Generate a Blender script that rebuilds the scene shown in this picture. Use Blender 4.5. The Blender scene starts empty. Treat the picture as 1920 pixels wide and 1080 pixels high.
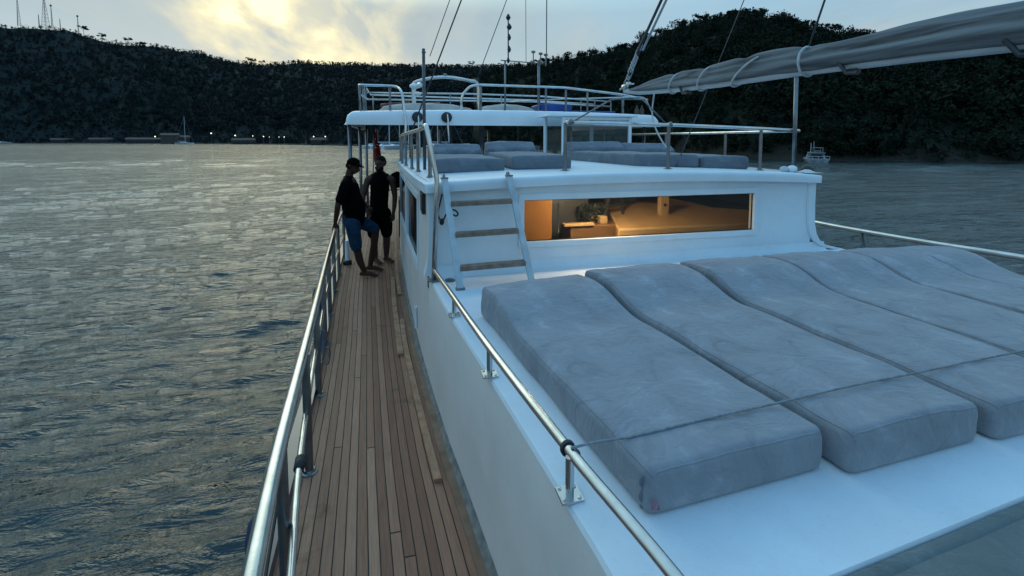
import bpy, math, random
import numpy as np
from mathutils import Vector, Matrix, noise as mnoise

random.seed(7)
rng = np.random.default_rng(7)
SC = bpy.context.scene
COL = SC.collection
R = math.radians
SEA = -1.56
CAMZ = 2.04

# ------------------------------------------------------------------ materials
def new_mat(name):
    m = bpy.data.materials.new(name); m.use_nodes = True
    nt = m.node_tree; b = nt.nodes['Principled BSDF']
    return m, nt, b

def N(nt, typ, **kw):
    n = nt.nodes.new(typ)
    for k, v in kw.items():
        if k.startswith('i_'):
            n.inputs[k[2:].replace('_', ' ')].default_value = v
        else:
            setattr(n, k, v)
    return n

def L(nt, a, b): nt.links.new(a, b)

def ramp(nt, fac, stops):
    r = N(nt, 'ShaderNodeValToRGB')
    els = r.color_ramp.elements
    while len(els) < len(stops): els.new(0.5)
    for e, (p, c) in zip(els, stops):
        e.position = p; e.color = (*c, 1) if len(c) == 3 else c
    L(nt, fac, r.inputs['Fac'])
    return r

def mat(name, col, rough=.5, metal=0., var=.12, scale=6., bump=.0, bscale=60., spec=.5, coat=0., sheen=0., emit=None, estr=0.):
    """surface with tonal variation, roughness variation and fine bump"""
    m, nt, b = new_mat(name)
    tc = N(nt, 'ShaderNodeTexCoord')
    n = N(nt, 'ShaderNodeTexNoise'); n.inputs['Scale'].default_value = scale; n.inputs['Detail'].default_value = 6
    L(nt, tc.outputs['Object'], n.inputs['Vector'])
    lo = tuple(c * (1 - var) for c in col); hi = tuple(min(1, c * (1 + var)) for c in col)
    r = ramp(nt, n.outputs['Fac'], [(.3, lo), (.7, hi)])
    L(nt, r.outputs['Color'], b.inputs['Base Color'])
    mr = N(nt, 'ShaderNodeMapRange'); mr.inputs['To Min'].default_value = max(.02, rough * .8); mr.inputs['To Max'].default_value = min(1, rough * 1.2)
    n2 = N(nt, 'ShaderNodeTexNoise'); n2.inputs['Scale'].default_value = scale * 3.1; n2.inputs['Detail'].default_value = 4
    L(nt, tc.outputs['Object'], n2.inputs['Vector']); L(nt, n2.outputs['Fac'], mr.inputs['Value']); L(nt, mr.outputs['Result'], b.inputs['Roughness'])
    b.inputs['Metallic'].default_value = metal
    b.inputs['Specular IOR Level'].default_value = spec
    b.inputs['Coat Weight'].default_value = coat
    b.inputs['Sheen Weight'].default_value = sheen
    if bump:
        n3 = N(nt, 'ShaderNodeTexNoise'); n3.inputs['Scale'].default_value = bscale; n3.inputs['Detail'].default_value = 5
        L(nt, tc.outputs['Object'], n3.inputs['Vector'])
        bp = N(nt, 'ShaderNodeBump'); bp.inputs['Strength'].default_value = bump; bp.inputs['Distance'].default_value = .01
        L(nt, n3.outputs['Fac'], bp.inputs['Height']); L(nt, bp.outputs['Normal'], b.inputs['Normal'])
    if emit:
        b.inputs['Emission Color'].default_value = (*emit, 1); b.inputs['Emission Strength'].default_value = estr
    return m

def paint_mat(name, col, rough, grit=.25):
    """painted fibreglass / plywood: soft waviness, faint grime streaks, scuffs"""
    m, nt, b = new_mat(name)
    tc = N(nt, 'ShaderNodeTexCoord')
    n = N(nt, 'ShaderNodeTexNoise'); n.inputs['Scale'].default_value = 1.7; n.inputs['Detail'].default_value = 8; n.inputs['Roughness'].default_value = .65
    L(nt, tc.outputs['Object'], n.inputs['Vector'])
    r = ramp(nt, n.outputs['Fac'], [(.25, tuple(c * .86 for c in col)), (.55, col), (.8, tuple(min(1, c * 1.04) for c in col))])
    sp = N(nt, 'ShaderNodeTexNoise'); sp.inputs['Scale'].default_value = 42; sp.inputs['Detail'].default_value = 5; sp.inputs['Roughness'].default_value = .7
    L(nt, tc.outputs['Object'], sp.inputs['Vector'])
    r2 = ramp(nt, sp.outputs['Fac'], [(.25, (.72, .70, .68)), (.42, (1, 1, 1))])
    mx = N(nt, 'ShaderNodeMix', data_type='RGBA', blend_type='MULTIPLY'); mx.inputs['Factor'].default_value = .35
    L(nt, r.outputs['Color'], mx.inputs[6]); L(nt, r2.outputs['Color'], mx.inputs[7])
    L(nt, mx.outputs[2], b.inputs['Base Color'])
    b.inputs['Roughness'].default_value = rough
    g = N(nt, 'ShaderNodeTexNoise'); g.inputs['Scale'].default_value = 260; g.inputs['Detail'].default_value = 3
    w = N(nt, 'ShaderNodeTexNoise'); w.inputs['Scale'].default_value = 5; w.inputs['Detail'].default_value = 3
    L(nt, tc.outputs['Object'], g.inputs['Vector']); L(nt, tc.outputs['Object'], w.inputs['Vector'])
    b1 = N(nt, 'ShaderNodeBump'); b1.inputs['Strength'].default_value = grit; b1.inputs['Distance'].default_value = .002
    b2 = N(nt, 'ShaderNodeBump'); b2.inputs['Strength'].default_value = .25; b2.inputs['Distance'].default_value = .012
    L(nt, g.outputs['Fac'], b1.inputs['Height']); L(nt, w.outputs['Fac'], b2.inputs['Height'])
    L(nt, b1.outputs['Normal'], b2.inputs['Normal']); L(nt, b2.outputs['Normal'], b.inputs['Normal'])
    return m

def velour_mat(name, col):
    """soft crushed-velour cover: pale brushed patches, crinkles, nap"""
    m, nt, b = new_mat(name)
    tc = N(nt, 'ShaderNodeTexCoord')
    d = N(nt, 'ShaderNodeTexNoise'); d.inputs['Scale'].default_value = 3; d.inputs['Detail'].default_value = 3
    L(nt, tc.outputs['Object'], d.inputs['Vector'])
    vm = N(nt, 'ShaderNodeVectorMath', operation='MULTIPLY_ADD'); vm.inputs[1].default_value = (.35, .35, .35)
    L(nt, d.outputs['Color'], vm.inputs[0]); L(nt, tc.outputs['Object'], vm.inputs[2])
    n = N(nt, 'ShaderNodeTexNoise'); n.inputs['Scale'].default_value = 4.2; n.inputs['Detail'].default_value = 10; n.inputs['Roughness'].default_value = .7; n.inputs['Distortion'].default_value = .25
    L(nt, vm.outputs[0], n.inputs['Vector'])
    r = ramp(nt, n.outputs['Fac'], [(.28, tuple(c * .66 for c in col)), (.44, tuple(c * .90 for c in col)), (.56, col), (.66, tuple(c * 1.25 for c in col)), (.78, tuple(c * 1.5 for c in col))])
    f = N(nt, 'ShaderNodeTexNoise'); f.inputs['Scale'].default_value = 420; f.inputs['Detail'].default_value = 2
    L(nt, tc.outputs['Object'], f.inputs['Vector'])
    r2 = ramp(nt, f.outputs['Fac'], [(.3, (.78, .78, .78)), (.7, (1.0, 1.0, 1.0))])
    mx = N(nt, 'ShaderNodeMix', data_type='RGBA', blend_type='MULTIPLY'); mx.inputs['Factor'].default_value = .8
    L(nt, r.outputs['Color'], mx.inputs[6]); L(nt, r2.outputs['Color'], mx.inputs[7])
    L(nt, mx.outputs[2], b.inputs['Base Color'])
    b.inputs['Roughness'].default_value = .92; b.inputs['Specular IOR Level'].default_value = .15
    b.inputs['Sheen Weight'].default_value = .22; b.inputs['Sheen Roughness'].default_value = .4
    # crinkles: stretched noise ridges
    mp = N(nt, 'ShaderNodeMapping'); mp.inputs['Rotation'].default_value = (0, 0, R(28)); mp.inputs['Scale'].default_value = (5, 11, 8)
    L(nt, vm.outputs[0], mp.inputs['Vector'])
    c = N(nt, 'ShaderNodeTexNoise'); c.inputs['Scale'].default_value = 1.5; c.inputs['Detail'].default_value = 5; c.inputs['Distortion'].default_value = 1.2
    L(nt, mp.outputs['Vector'], c.inputs['Vector'])
    b1 = N(nt, 'ShaderNodeBump'); b1.inputs['Strength'].default_value = .5; b1.inputs['Distance'].default_value = .02
    b2 = N(nt, 'ShaderNodeBump'); b2.inputs['Strength'].default_value = .3; b2.inputs['Distance'].default_value = .003
    L(nt, c.outputs['Fac'], b1.inputs['Height']); L(nt, f.outputs['Fac'], b2.inputs['Height'])
    L(nt, b1.outputs['Normal'], b2.inputs['Normal']); L(nt, b2.outputs['Normal'], b.inputs['Normal'])
    return m

def teak_mat():
    """planked teak: u across the planks, v along; caulk seams, butt joints, weathering"""
    m, nt, b = new_mat('weathered_teak')
    uv = N(nt, 'ShaderNodeUVMap'); uv.uv_map = 'UVMap'
    sx = N(nt, 'ShaderNodeSeparateXYZ'); L(nt, uv.outputs['UV'], sx.inputs[0])
    def M(op, a, b_=None, c=None):
        n = N(nt, 'ShaderNodeMath', operation=op)
        for i, v in enumerate([a, b_, c]):
            if v is None: continue
            if isinstance(v, (int, float)): n.inputs[i].default_value = v
            else: L(nt, v, n.inputs[i])
        return n.outputs[0]
    u = sx.outputs['X']; v = sx.outputs['Y']
    pid = M('FLOOR', u); fr = M('FRACT', u)
    wn = N(nt, 'ShaderNodeTexWhiteNoise', noise_dimensions='1D'); L(nt, pid, wn.inputs['W'])
    vo = M('MULTIPLY_ADD', wn.outputs['Value'], 3.1, M('MULTIPLY', v, .16))
    bid = M('FLOOR', vo); bfr = M('FRACT', vo)
    cmb = N(nt, 'ShaderNodeCombineXYZ'); L(nt, pid, cmb.inputs[0]); L(nt, bid, cmb.inputs[1])
    wn2 = N(nt, 'ShaderNodeTexWhiteNoise', noise_dimensions='2D'); L(nt, cmb.outputs[0], wn2.inputs['Vector'])
    base = ramp(nt, wn2.outputs['Value'], [(0, (.245, .105, .060)), (.35, (.32, .148, .086)), (.7, (.385, .190, .112)), (1, (.47, .25, .155))])
    # grain
    mp = N(nt, 'ShaderNodeCombineXYZ'); L(nt, M('MULTIPLY', u, 2.2), mp.inputs[0]); L(nt, M('MULTIPLY', v, 1.6), mp.inputs[1]); L(nt, M('MULTIPLY', wn2.outputs['Value'], 30), mp.inputs[2])
    g = N(nt, 'ShaderNodeTexNoise'); g.inputs['Scale'].default_value = 3.2; g.inputs['Detail'].default_value = 8; g.inputs['Roughness'].default_value = .7
    L(nt, mp.outputs[0], g.inputs['Vector'])
    gr = ramp(nt, g.outputs['Fac'], [(.25, (.62, .60, .58)), (.6, (1.05, 1.05, 1.05)), (.8, (1.25, 1.22, 1.2))])
    mx = N(nt, 'ShaderNodeMix', data_type='RGBA', blend_type='MULTIPLY'); mx.inputs['Factor'].default_value = 1
    L(nt, base.outputs['Color'], mx.inputs[6]); L(nt, gr.outputs['Color'], mx.inputs[7])
    # stains and silvered patches in object space
    tc = N(nt, 'ShaderNodeTexCoord')
    s = N(nt, 'ShaderNodeTexNoise'); s.inputs['Scale'].default_value = 2.3; s.inputs['Detail'].default_value = 7; s.inputs['Roughness'].default_value = .7
    L(nt, tc.outputs['Object'], s.inputs['Vector'])
    sr = ramp(nt, s.outputs['Fac'], [(.30, (.45, .42, .40)), (.40, (.92, .92, .92)), (.62, (1, 1, 1)), (.75, (1.28, 1.27, 1.27))])
    mx2 = N(nt, 'ShaderNodeMix', data_type='RGBA', blend_type='MULTIPLY'); mx2.inputs['Factor'].default_value = .85
    L(nt, mx.outputs[2], mx2.inputs[6]); L(nt, sr.outputs['Color'], mx2.inputs[7])
    # seams
    e1 = M('MINIMUM', fr, M('SUBTRACT', 1.0, fr)); e2 = M('MINIMUM', bfr, M('SUBTRACT', 1.0, bfr))
    s1 = M('LESS_THAN', e1, .055); s2 = M('LESS_THAN', e2, .0007)
    seam = M('MAXIMUM', s1, s2)
    mx3 = N(nt, 'ShaderNodeMix', data_type='RGBA'); L(nt, seam, mx3.inputs['Factor'])
    L(nt, mx2.outputs[2], mx3.inputs[6]); mx3.inputs[7].default_value = (.012, .010, .009, 1)
    L(nt, mx3.outputs[2], b.inputs['Base Color'])
    b.inputs['Roughness'].default_value = .62; b.inputs['Specular IOR Level'].default_value = .35
    hh = M('SUBTRACT', M('MULTIPLY', g.outputs['Fac'], .3), seam)
    bp = N(nt, 'ShaderNodeBump'); bp.inputs['Strength'].default_value = .6; bp.inputs['Distance'].default_value = .004
    L(nt, hh, bp.inputs['Height']); L(nt, bp.outputs['Normal'], b.inputs['Normal'])
    return m

def water_mat():
    m, nt, b = new_mat('sea_water')
    b.inputs['Base Color'].default_value = (.003, .022, .022, 1)
    b.inputs['IOR'].default_value = 1.50
    g = N(nt, 'ShaderNodeNewGeometry')
    ln = N(nt, 'ShaderNodeVectorMath', operation='LENGTH'); L(nt, g.outputs['Position'], ln.inputs[0])
    rg = N(nt, 'ShaderNodeMapRange'); rg.inputs['From Min'].default_value = 40; rg.inputs['From Max'].default_value = 320; rg.inputs['To Min'].default_value = .035; rg.inputs['To Max'].default_value = .22
    L(nt, ln.outputs['Value'], rg.inputs['Value']); L(nt, rg.outputs['Result'], b.inputs['Roughness'])
    mp = N(nt, 'ShaderNodeMapping'); mp.inputs['Rotation'].default_value = (0, 0, R(-4)); mp.inputs['Scale'].default_value = (.6, 2.1, 1)
    L(nt, g.outputs['Position'], mp.inputs['Vector'])
    a = N(nt, 'ShaderNodeTexNoise'); a.inputs['Scale'].default_value = 2.6; a.inputs['Detail'].default_value = 5; a.inputs['Roughness'].default_value = .6; a.inputs['Distortion'].default_value = .4
    c = N(nt, 'ShaderNodeTexNoise'); c.inputs['Scale'].default_value = .45; c.inputs['Detail'].default_value = 4
    L(nt, mp.outputs['Vector'], a.inputs['Vector']); L(nt, mp.outputs['Vector'], c.inputs['Vector'])
    b1 = N(nt, 'ShaderNodeBump'); b1.inputs['Strength'].default_value = .75; b1.inputs['Distance'].default_value = .12
    b2 = N(nt, 'ShaderNodeBump'); b2.inputs['Strength'].default_value = .45; b2.inputs['Distance'].default_value = .35
    L(nt, a.outputs['Fac'], b1.inputs['Height']); L(nt, c.outputs['Fac'], b2.inputs['Height'])
    L(nt, b1.outputs['Normal'], b2.inputs['Normal']); L(nt, b2.outputs['Normal'], b.inputs['Normal'])
    return m

def hill_mat(name, c1, c2, rock=None):
    m, nt, b = new_mat(name)
    g = N(nt, 'ShaderNodeNewGeometry')
    n = N(nt, 'ShaderNodeTexNoise'); n.inputs['Scale'].default_value = .06; n.inputs['Detail'].default_value = 9; n.inputs['Roughness'].default_value = .7
    L(nt, g.outputs['Position'], n.inputs['Vector'])
    r = ramp(nt, n.outputs['Fac'], [(.3, c1), (.7, c2)])
    out = r.outputs['Color']
    if rock:
        sp = N(nt, 'ShaderNodeSeparateXYZ'); L(nt, g.outputs['Position'], sp.inputs[0])
        n2 = N(nt, 'ShaderNodeTexNoise'); n2.inputs['Scale'].default_value = .35; n2.inputs['Detail'].default_value = 8
        L(nt, g.outputs['Position'], n2.inputs['Vector'])
        ad = N(nt, 'ShaderNodeMath', operation='MULTIPLY_ADD'); ad.inputs[1].default_value = -5.; L(nt, n2.outputs['Fac'], ad.inputs[0]); L(nt, sp.outputs['Z'], ad.inputs[2])
        rr = ramp(nt, ad.outputs[0], [(0, (1, 1, 1)), (1, (0, 0, 0))])
        mr = N(nt, 'ShaderNodeMapRange'); mr.inputs['From Min'].default_value = -5.; mr.inputs['From Max'].default_value = 0.; mr.inputs['To Min'].default_value = 0; mr.inputs['To Max'].default_value = 1
        L(nt, ad.outputs[0], mr.inputs['Value']); L(nt, mr.outputs['Result'], rr.inputs['Fac'])
        n3 = N(nt, 'ShaderNodeTexNoise'); n3.inputs['Scale'].default_value = 1.3; n3.inputs['Detail'].default_value = 9; n3.inputs['Roughness'].default_value = .75
        L(nt, g.outputs['Position'], n3.inputs['Vector'])
        rk = ramp(nt, n3.outputs['Fac'], [(.3, tuple(c * .35 for c in rock)), (.5, rock), (.7, tuple(c * 1.6 for c in rock))])
        mx = N(nt, 'ShaderNodeMix', data_type='RGBA'); L(nt, rr.outputs['Color'], mx.inputs['Factor']); L(nt, out, mx.inputs[6]); L(nt, rk.outputs['Color'], mx.inputs[7])
        out = mx.outputs[2]
    L(nt, out, b.inputs['Base Color']); b.inputs['Roughness'].default_value = .95; b.inputs['Specular IOR Level'].default_value = .1
    return m

def leaf_mat(name, c1, c2):
    m, nt, b = new_mat(name)
    g = N(nt, 'ShaderNodeNewGeometry')
    n = N(nt, 'ShaderNodeTexNoise'); n.inputs['Scale'].default_value = .11; n.inputs['Detail'].default_value = 8; n.inputs['Roughness'].default_value = .75
    L(nt, g.outputs['Position'], n.inputs['Vector'])
    r = ramp(nt, n.outputs['Fac'], [(.3, c1), (.7, c2)])
    L(nt, r.outputs['Color'], b.inputs['Base Color']); b.inputs['Roughness'].default_value = .9; b.inputs['Specular IOR Level'].default_value = .06
    va = N(nt, 'ShaderNodeVectorMath', operation='SCALE'); va.inputs['Scale'].default_value = .55; L(nt, g.outputs['Normal'], va.inputs[0])
    vb = N(nt, 'ShaderNodeVectorMath', operation='ADD'); vb.inputs[1].default_value = (0, 0, .9); L(nt, va.outputs[0], vb.inputs[0])
    vn = N(nt, 'ShaderNodeVectorMath', operation='NORMALIZE'); L(nt, vb.outputs[0], vn.inputs[0]); L(nt, vn.outputs[0], b.inputs['Normal'])
    return m

M = {}
M['white'] = paint_mat('white_paint', (.66, .75, .80), .38)
M['white_nonskid'] = paint_mat('white_nonskid_paint', (.70, .76, .80), .5, .6)
M['cream'] = paint_mat('pale_grey_paint', (.70, .66, .63), .45)
M['gloss_white'] = mat('gloss_white', (.74, .78, .8), .25, var=.05, scale=3, coat=.3)
M['steel'] = mat('stainless_steel', (.58, .58, .57), .2, metal=1., var=.15, scale=9, bump=.05, bscale=30)
M['steel_dull_shaded'] = mat('dull_shaded_steel', (.20, .205, .21), .36, metal=.9, var=.2, scale=12)  # dull fittings; darkened further so the backlit look sits in the posts' colour
M['velour'] = velour_mat('grey_velour', (.295, .31, .34))
M['velour2'] = velour_mat('grey_velour_dark', (.175, .20, .235))
M['bench'] = velour_mat('grey_green_cushion_fabric', (.155, .185, .185))
M['teak'] = teak_mat()
M['teak_board'] = mat('teak_board', (.34, .175, .095), .6, var=.35, scale=14, bump=.3, bscale=40)
M['margin'] = mat('brown_margin_board', (.20, .115, .07), .55, var=.3, scale=9, bump=.2, bscale=50)
M['grey_wood'] = mat('weathered_grey_wood', (.20, .145, .11), .7, var=.35, scale=18, bump=.5, bscale=60)
M['navy'] = mat('navy_hull_paint', (.02, .035, .07), .2, var=.2, scale=3, coat=.4)
M['navy_cloth'] = mat('navy_fender_cloth', (.02, .035, .075), .8, var=.3, scale=9)
M['caulk'] = mat('grey_caulk', (.19, .18, .165), .75, var=.35, scale=16, bump=.4, bscale=60)
M['black'] = mat('black_rubber', (.012, .012, .013), .55, var=.3, scale=9)
M['rope'] = mat('pale_rope', (.55, .56, .57), .8, var=.25, scale=60)
M['rope_grey'] = mat('grey_rope', (.22, .25, .28), .8, var=.3, scale=60)
M['wire'] = mat('rigging_steel', (.10, .11, .12), .45, metal=.7, var=.2, scale=20)
M['sail'] = None
M['alu'] = mat('painted_aluminium', (.42, .50, .54), .45, metal=.25, var=.15, scale=9, bump=.1)
M['boom'] = mat('boom_paint', (.46, .50, .53), .4, var=.12, scale=5)
M['blue'] = mat('royal_blue_vinyl', (.006, .055, .27), .45, var=.2, scale=5)
M['orange'] = mat('dark_red_buoy', (.17, .018, .014), .5, var=.25, scale=7)
M['beige'] = mat('beige_tarp', (.40, .37, .33), .75, var=.2, scale=5, bump=.4, bscale=9)
M['red'] = mat('red_flag_cloth', (.24, .008, .010), .8, var=.25, scale=5)
M['panel_wood'] = mat('orange_varnished_wood', (.42, .19, .045), .4, var=.12, scale=3)
M['plant'] = mat('dark_leaves', (.014, .02, .010), .7, var=.4, scale=9)
M['counter'] = mat('counter_wood', (.16, .085, .035), .5, var=.3, scale=5)
M['wood_dark'] = mat('dark_red_wood', (.10, .03, .018), .4, var=.25, scale=5)
M['interior'] = mat('interior_panel', (.42, .28, .13), .55, var=.15, scale=3)
M['dark'] = mat('dark_grey', (.02, .022, .025), .5, var=.3, scale=4)
M['skin'] = mat('tanned_skin', (.055, .022, .015), .65, spec=.2, var=.15, scale=20)
M['skin2'] = mat('tanned_skin_pale', (.065, .032, .022), .65, spec=.2, var=.15, scale=20)
M['tee'] = mat('black_cotton', (.0022, .0022, .0026), .97, spec=.04, var=.3, scale=12, bump=.3, bscale=25)
M['denim'] = mat('blue_denim', (.014, .040, .075), .95, spec=.1, var=.3, scale=16, bump=.4, bscale=60)
M['hair'] = mat('dark_hair', (.004, .0032, .003), .85, spec=.1, var=.3, scale=30)
M['hull_white'] = mat('boat_white', (.70, .74, .78), .4, var=.1, scale=1)
M['hull_grey'] = mat('faded_boat_white', (.20, .23, .25), .5, var=.4, scale=1.2)
M['facade'] = mat('beige_facade', (.065, .055, .042), .8, var=.3, scale=.4)
M['facade2'] = mat('grey_facade', (.026, .034, .04), .8, var=.4, scale=.3)
M['roof_tile'] = mat('roof_tile', (.09, .05, .04), .8, var=.3, scale=.5)
M['dark_glass'] = mat('dark_window_glass', (.015, .02, .03), .1, var=.2, scale=1)
M['mast_grey'] = mat('galvanised_lattice', (.10, .11, .13), .7, var=.2, scale=.2)
M['lamp_glow'] = mat('lamp_glow', (1, .9, .7), .5, emit=(1, .86, .62), estr=5.)
M['bark'] = mat('pine_bark', (.05, .038, .03), .9, var=.3, scale=1)
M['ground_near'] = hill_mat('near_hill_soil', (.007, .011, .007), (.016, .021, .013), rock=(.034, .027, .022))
M['ground_far'] = hill_mat('far_hill_soil_hazed', (.013, .019, .018), (.016, .023, .022), rock=(.03, .03, .032))  # soil lifted to the same hazy tone as the far leaves
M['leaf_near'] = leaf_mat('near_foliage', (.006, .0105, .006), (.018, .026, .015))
M['leaf_far'] = leaf_mat('far_foliage_hazed', (.014, .021, .020), (.017, .025, .024))  # paler bluish tone puts distance haze into the leaf colour
M['sea'] = water_mat()

def glass_mat(name, tint, rough=.02, op=.5):
    m, nt, b = new_mat(name)
    b.inputs['Base Color'].default_value = (*tint, 1); b.inputs['Roughness'].default_value = rough
    b.inputs['Alpha'].default_value = op; b.inputs['IOR'].default_value = 1.5
    n = N(nt, 'ShaderNodeTexNoise'); n.inputs['Scale'].default_value = 2.5; tc = N(nt, 'ShaderNodeTexCoord'); L(nt, tc.outputs['Object'], n.inputs['Vector'])
    bp = N(nt, 'ShaderNodeBump'); bp.inputs['Strength'].default_value = .08; bp.inputs['Distance'].default_value = .01
    L(nt, n.outputs['Fac'], bp.inputs['Height']); L(nt, bp.outputs['Normal'], b.inputs['Normal'])
    return m
M['pane'] = glass_mat('tinted_pane', (.03, .028, .024), op=.3)
M['screen'] = glass_mat('green_windscreen_glass', (.05, .08, .075), op=.35)

def sail_mat():
    m, nt, b = new_mat('grey_sailcloth_shaded_folds')
    tc = N(nt, 'ShaderNodeTexCoord')
    mp = N(nt, 'ShaderNodeMapping'); mp.inputs['Scale'].default_value = (12, 1.1, 12); mp.inputs['Rotation'].default_value = (R(4), 0, 0)
    L(nt, tc.outputs['Object'], mp.inputs['Vector'])
    n = N(nt, 'ShaderNodeTexNoise'); n.inputs['Scale'].default_value = 1.6; n.inputs['Detail'].default_value = 6; n.inputs['Distortion'].default_value = .5
    L(nt, mp.outputs['Vector'], n.inputs['Vector'])
    r = ramp(nt, n.outputs['Fac'], [(.30, (.035, .042, .048)), (.44, (.12, .14, .155)), (.75, (.20, .23, .25))])  # hollows of the folds coloured darker, standing in for crease shade
    L(nt, r.outputs['Color'], b.inputs['Base Color']); b.inputs['Roughness'].default_value = .75
    bp = N(nt, 'ShaderNodeBump'); bp.inputs['Strength'].default_value = .8; bp.inputs['Distance'].default_value = .02
    L(nt, n.outputs['Fac'], bp.inputs['Height']); L(nt, bp.outputs['Normal'], b.inputs['Normal'])
    return m
M['sail'] = sail_mat()

# ------------------------------------------------------------------ object helpers
def setp(o, label=None, cat=None, group=None, kind=None):
    if label: o['label'] = label
    if cat: o['category'] = cat
    if group: o['group'] = group
    if kind: o['kind'] = kind
    return o

def thing(name, label, cat, loc=(0, 0, 0), group=None, rotz=0):
    o = bpy.data.objects.new(name, None); COL.objects.link(o)
    o.location = loc; o.rotation_euler = (0, 0, rotz); o.empty_display_size = .2
    return setp(o, label, cat, group)

class MB:
    def __init__(s): s.v = []; s.f = []; s.uv = None
    def add(s, vs, fs):
        n = len(s.v); s.v += [tuple(p) for p in vs]; s.f += [tuple(i + n for i in f) for f in fs]; return s
    def box(s, x0, x1, y0, y1, z0, z1):
        vs = [(x, y, z) for z in (z0, z1) for y in (y0, y1) for x in (x0, x1)]
        return s.add(vs, [(0, 2, 3, 1), (4, 5, 7, 6), (0, 1, 5, 4), (2, 6, 7, 3), (0, 4, 6, 2), (1, 3, 7, 5)])
    def hexa(s, b, t):  # 4 bottom, 4 top points ccw
        return s.add(list(b) + list(t), [(3, 2, 1, 0), (4, 5, 6, 7), (0, 1, 5, 4), (1, 2, 6, 5), (2, 3, 7, 6), (3, 0, 4, 7)])
    def tube(s, pts, r, n=12, caps=True, closed=False, flat=1.):
        P = [Vector(p) for p in pts]; k = len(P)
        rad = r if isinstance(r, (list, tuple)) else [r] * k
        up = None; vs = []
        for i in range(k):
            if closed: t = (P[(i + 1) % k] - P[i - 1])
            else: t = (P[min(i + 1, k - 1)] - P[max(i - 1, 0)])
            t.normalize()
            if up is None:
                up = Vector((0, 0, 1)) if abs(t.z) < .9 else Vector((0, 1, 0))
            a = t.cross(up)
            if a.length < 1e-5: a = t.cross(Vector((1, 0, 0)))
            a.normalize(); bb = a.cross(t).normalized(); up = bb
            for j in range(n):
                th = 2 * math.pi * j / n
                vs.append(P[i] + a * (math.cos(th) * rad[i]) + bb * (math.sin(th) * rad[i] * flat))
        fs = []
        for i in range(k if closed else k - 1):
            for j in range(n):
                a0 = i * n + j; a1 = i * n + (j + 1) % n; b0 = ((i + 1) % k) * n + j; b1 = ((i + 1) % k) * n + (j + 1) % n
                fs.append((a0, a1, b1, b0))
        if caps and not closed:
            fs.append(tuple(range(n - 1, -1, -1))); fs.append(tuple((k - 1) * n + j for j in range(n)))
        return s.add(vs, fs)
    def lathe(s, c, prof, n=20, axis='z'):
        vs = []
        for r, h in prof:
            for j in range(n):
                th = 2 * math.pi * j / n; a = r * math.cos(th); b = r * math.sin(th)
                vs.append((c[0] + a, c[1] + b, c[2] + h) if axis == 'z' else (c[0] + a, c[1] + h, c[2] + b) if axis == 'y' else (c[0] + h, c[1] + a, c[2] + b))
        fs = []
        for i in range(len(prof) - 1):
            for j in range(n):
                fs.append((i * n + j, i * n + (j + 1) % n, (i + 1) * n + (j + 1) % n, (i + 1) * n + j))
        fs.append(tuple(range(n - 1, -1, -1))); fs.append(tuple((len(prof) - 1) * n + j for j in range(n)))
        return s.add(vs, fs)
    def ball(s, c, rx, ry=None, rz=None, nu=14, nv=9):
        ry = ry or rx; rz = rz or rx
        vs = [(c[0], c[1], c[2] - rz)]
        for i in range(1, nv):
            ph = math.pi * i / nv - math.pi / 2
            for j in range(nu):
                th = 2 * math.pi * j / nu
                vs.append((c[0] + rx * math.cos(ph) * math.cos(th), c[1] + ry * math.cos(ph) * math.sin(th), c[2] + rz * math.sin(ph)))
        vs.append((c[0], c[1], c[2] + rz)); fs = []
        for j in range(nu): fs.append((0, 1 + (j + 1) % nu, 1 + j))
        for i in range(nv - 2):
            for j in range(nu):
                a = 1 + i * nu; fs.append((a + j, a + (j + 1) % nu, a + nu + (j + 1) % nu, a + nu + j))
        a = 1 + (nv - 2) * nu
        for j in range(nu): fs.append((a + j, a + (j + 1) % nu, len(vs) - 1))
        return s.add(vs, fs)
    def grid(s, rows):
        k = len(rows); n = len(rows[0]); vs = [p for r in rows for p in r]
        fs = [(i * n + j, i * n + j + 1, (i + 1) * n + j + 1, (i + 1) * n + j) for i in range(k - 1) for j in range(n - 1)]
        return s.add(vs, fs)
    def build(s, name, m, parent=None, smooth=False, bevel=0, seg=3, loc=None, angle=40):
        me = bpy.data.meshes.new(name); vs = s.v
        o = bpy.data.objects.new(name, me); COL.objects.link(o)
        off = Vector((0, 0, 0))
        if parent is not None:
            o.parent = parent
            p = parent
            while p is not None: off += Vector(p.location); p = p.parent
        elif loc is not None: off = Vector(loc); o.location = loc
        vs = [(v[0] - off.x, v[1] - off.y, v[2] - off.z) for v in vs]
        me.from_pydata(vs, [], s.f); me.update()
        if isinstance(m, (list, tuple)):
            for q in m: me.materials.append(q)
        else: me.materials.append(m)
        if smooth:
            me.polygons.foreach_set('use_smooth', [True] * len(me.polygons))
            if smooth != 'all': me.set_sharp_from_angle(angle=R(angle))
        if bevel:
            b = o.modifiers.new('bevel', 'BEVEL'); b.width = bevel; b.segments = seg; b.limit_method = 'ANGLE'; b.angle_limit = R(35)
            me.polygons.foreach_set('use_smooth', [True] * len(me.polygons)); me.set_sharp_from_angle(angle=R(35))
            b.harden_normals = False
        return o

def lerp_tab(tab, y):
    return float(np.interp(y, [t[0] for t in tab], [t[1] for t in tab]))

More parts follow.
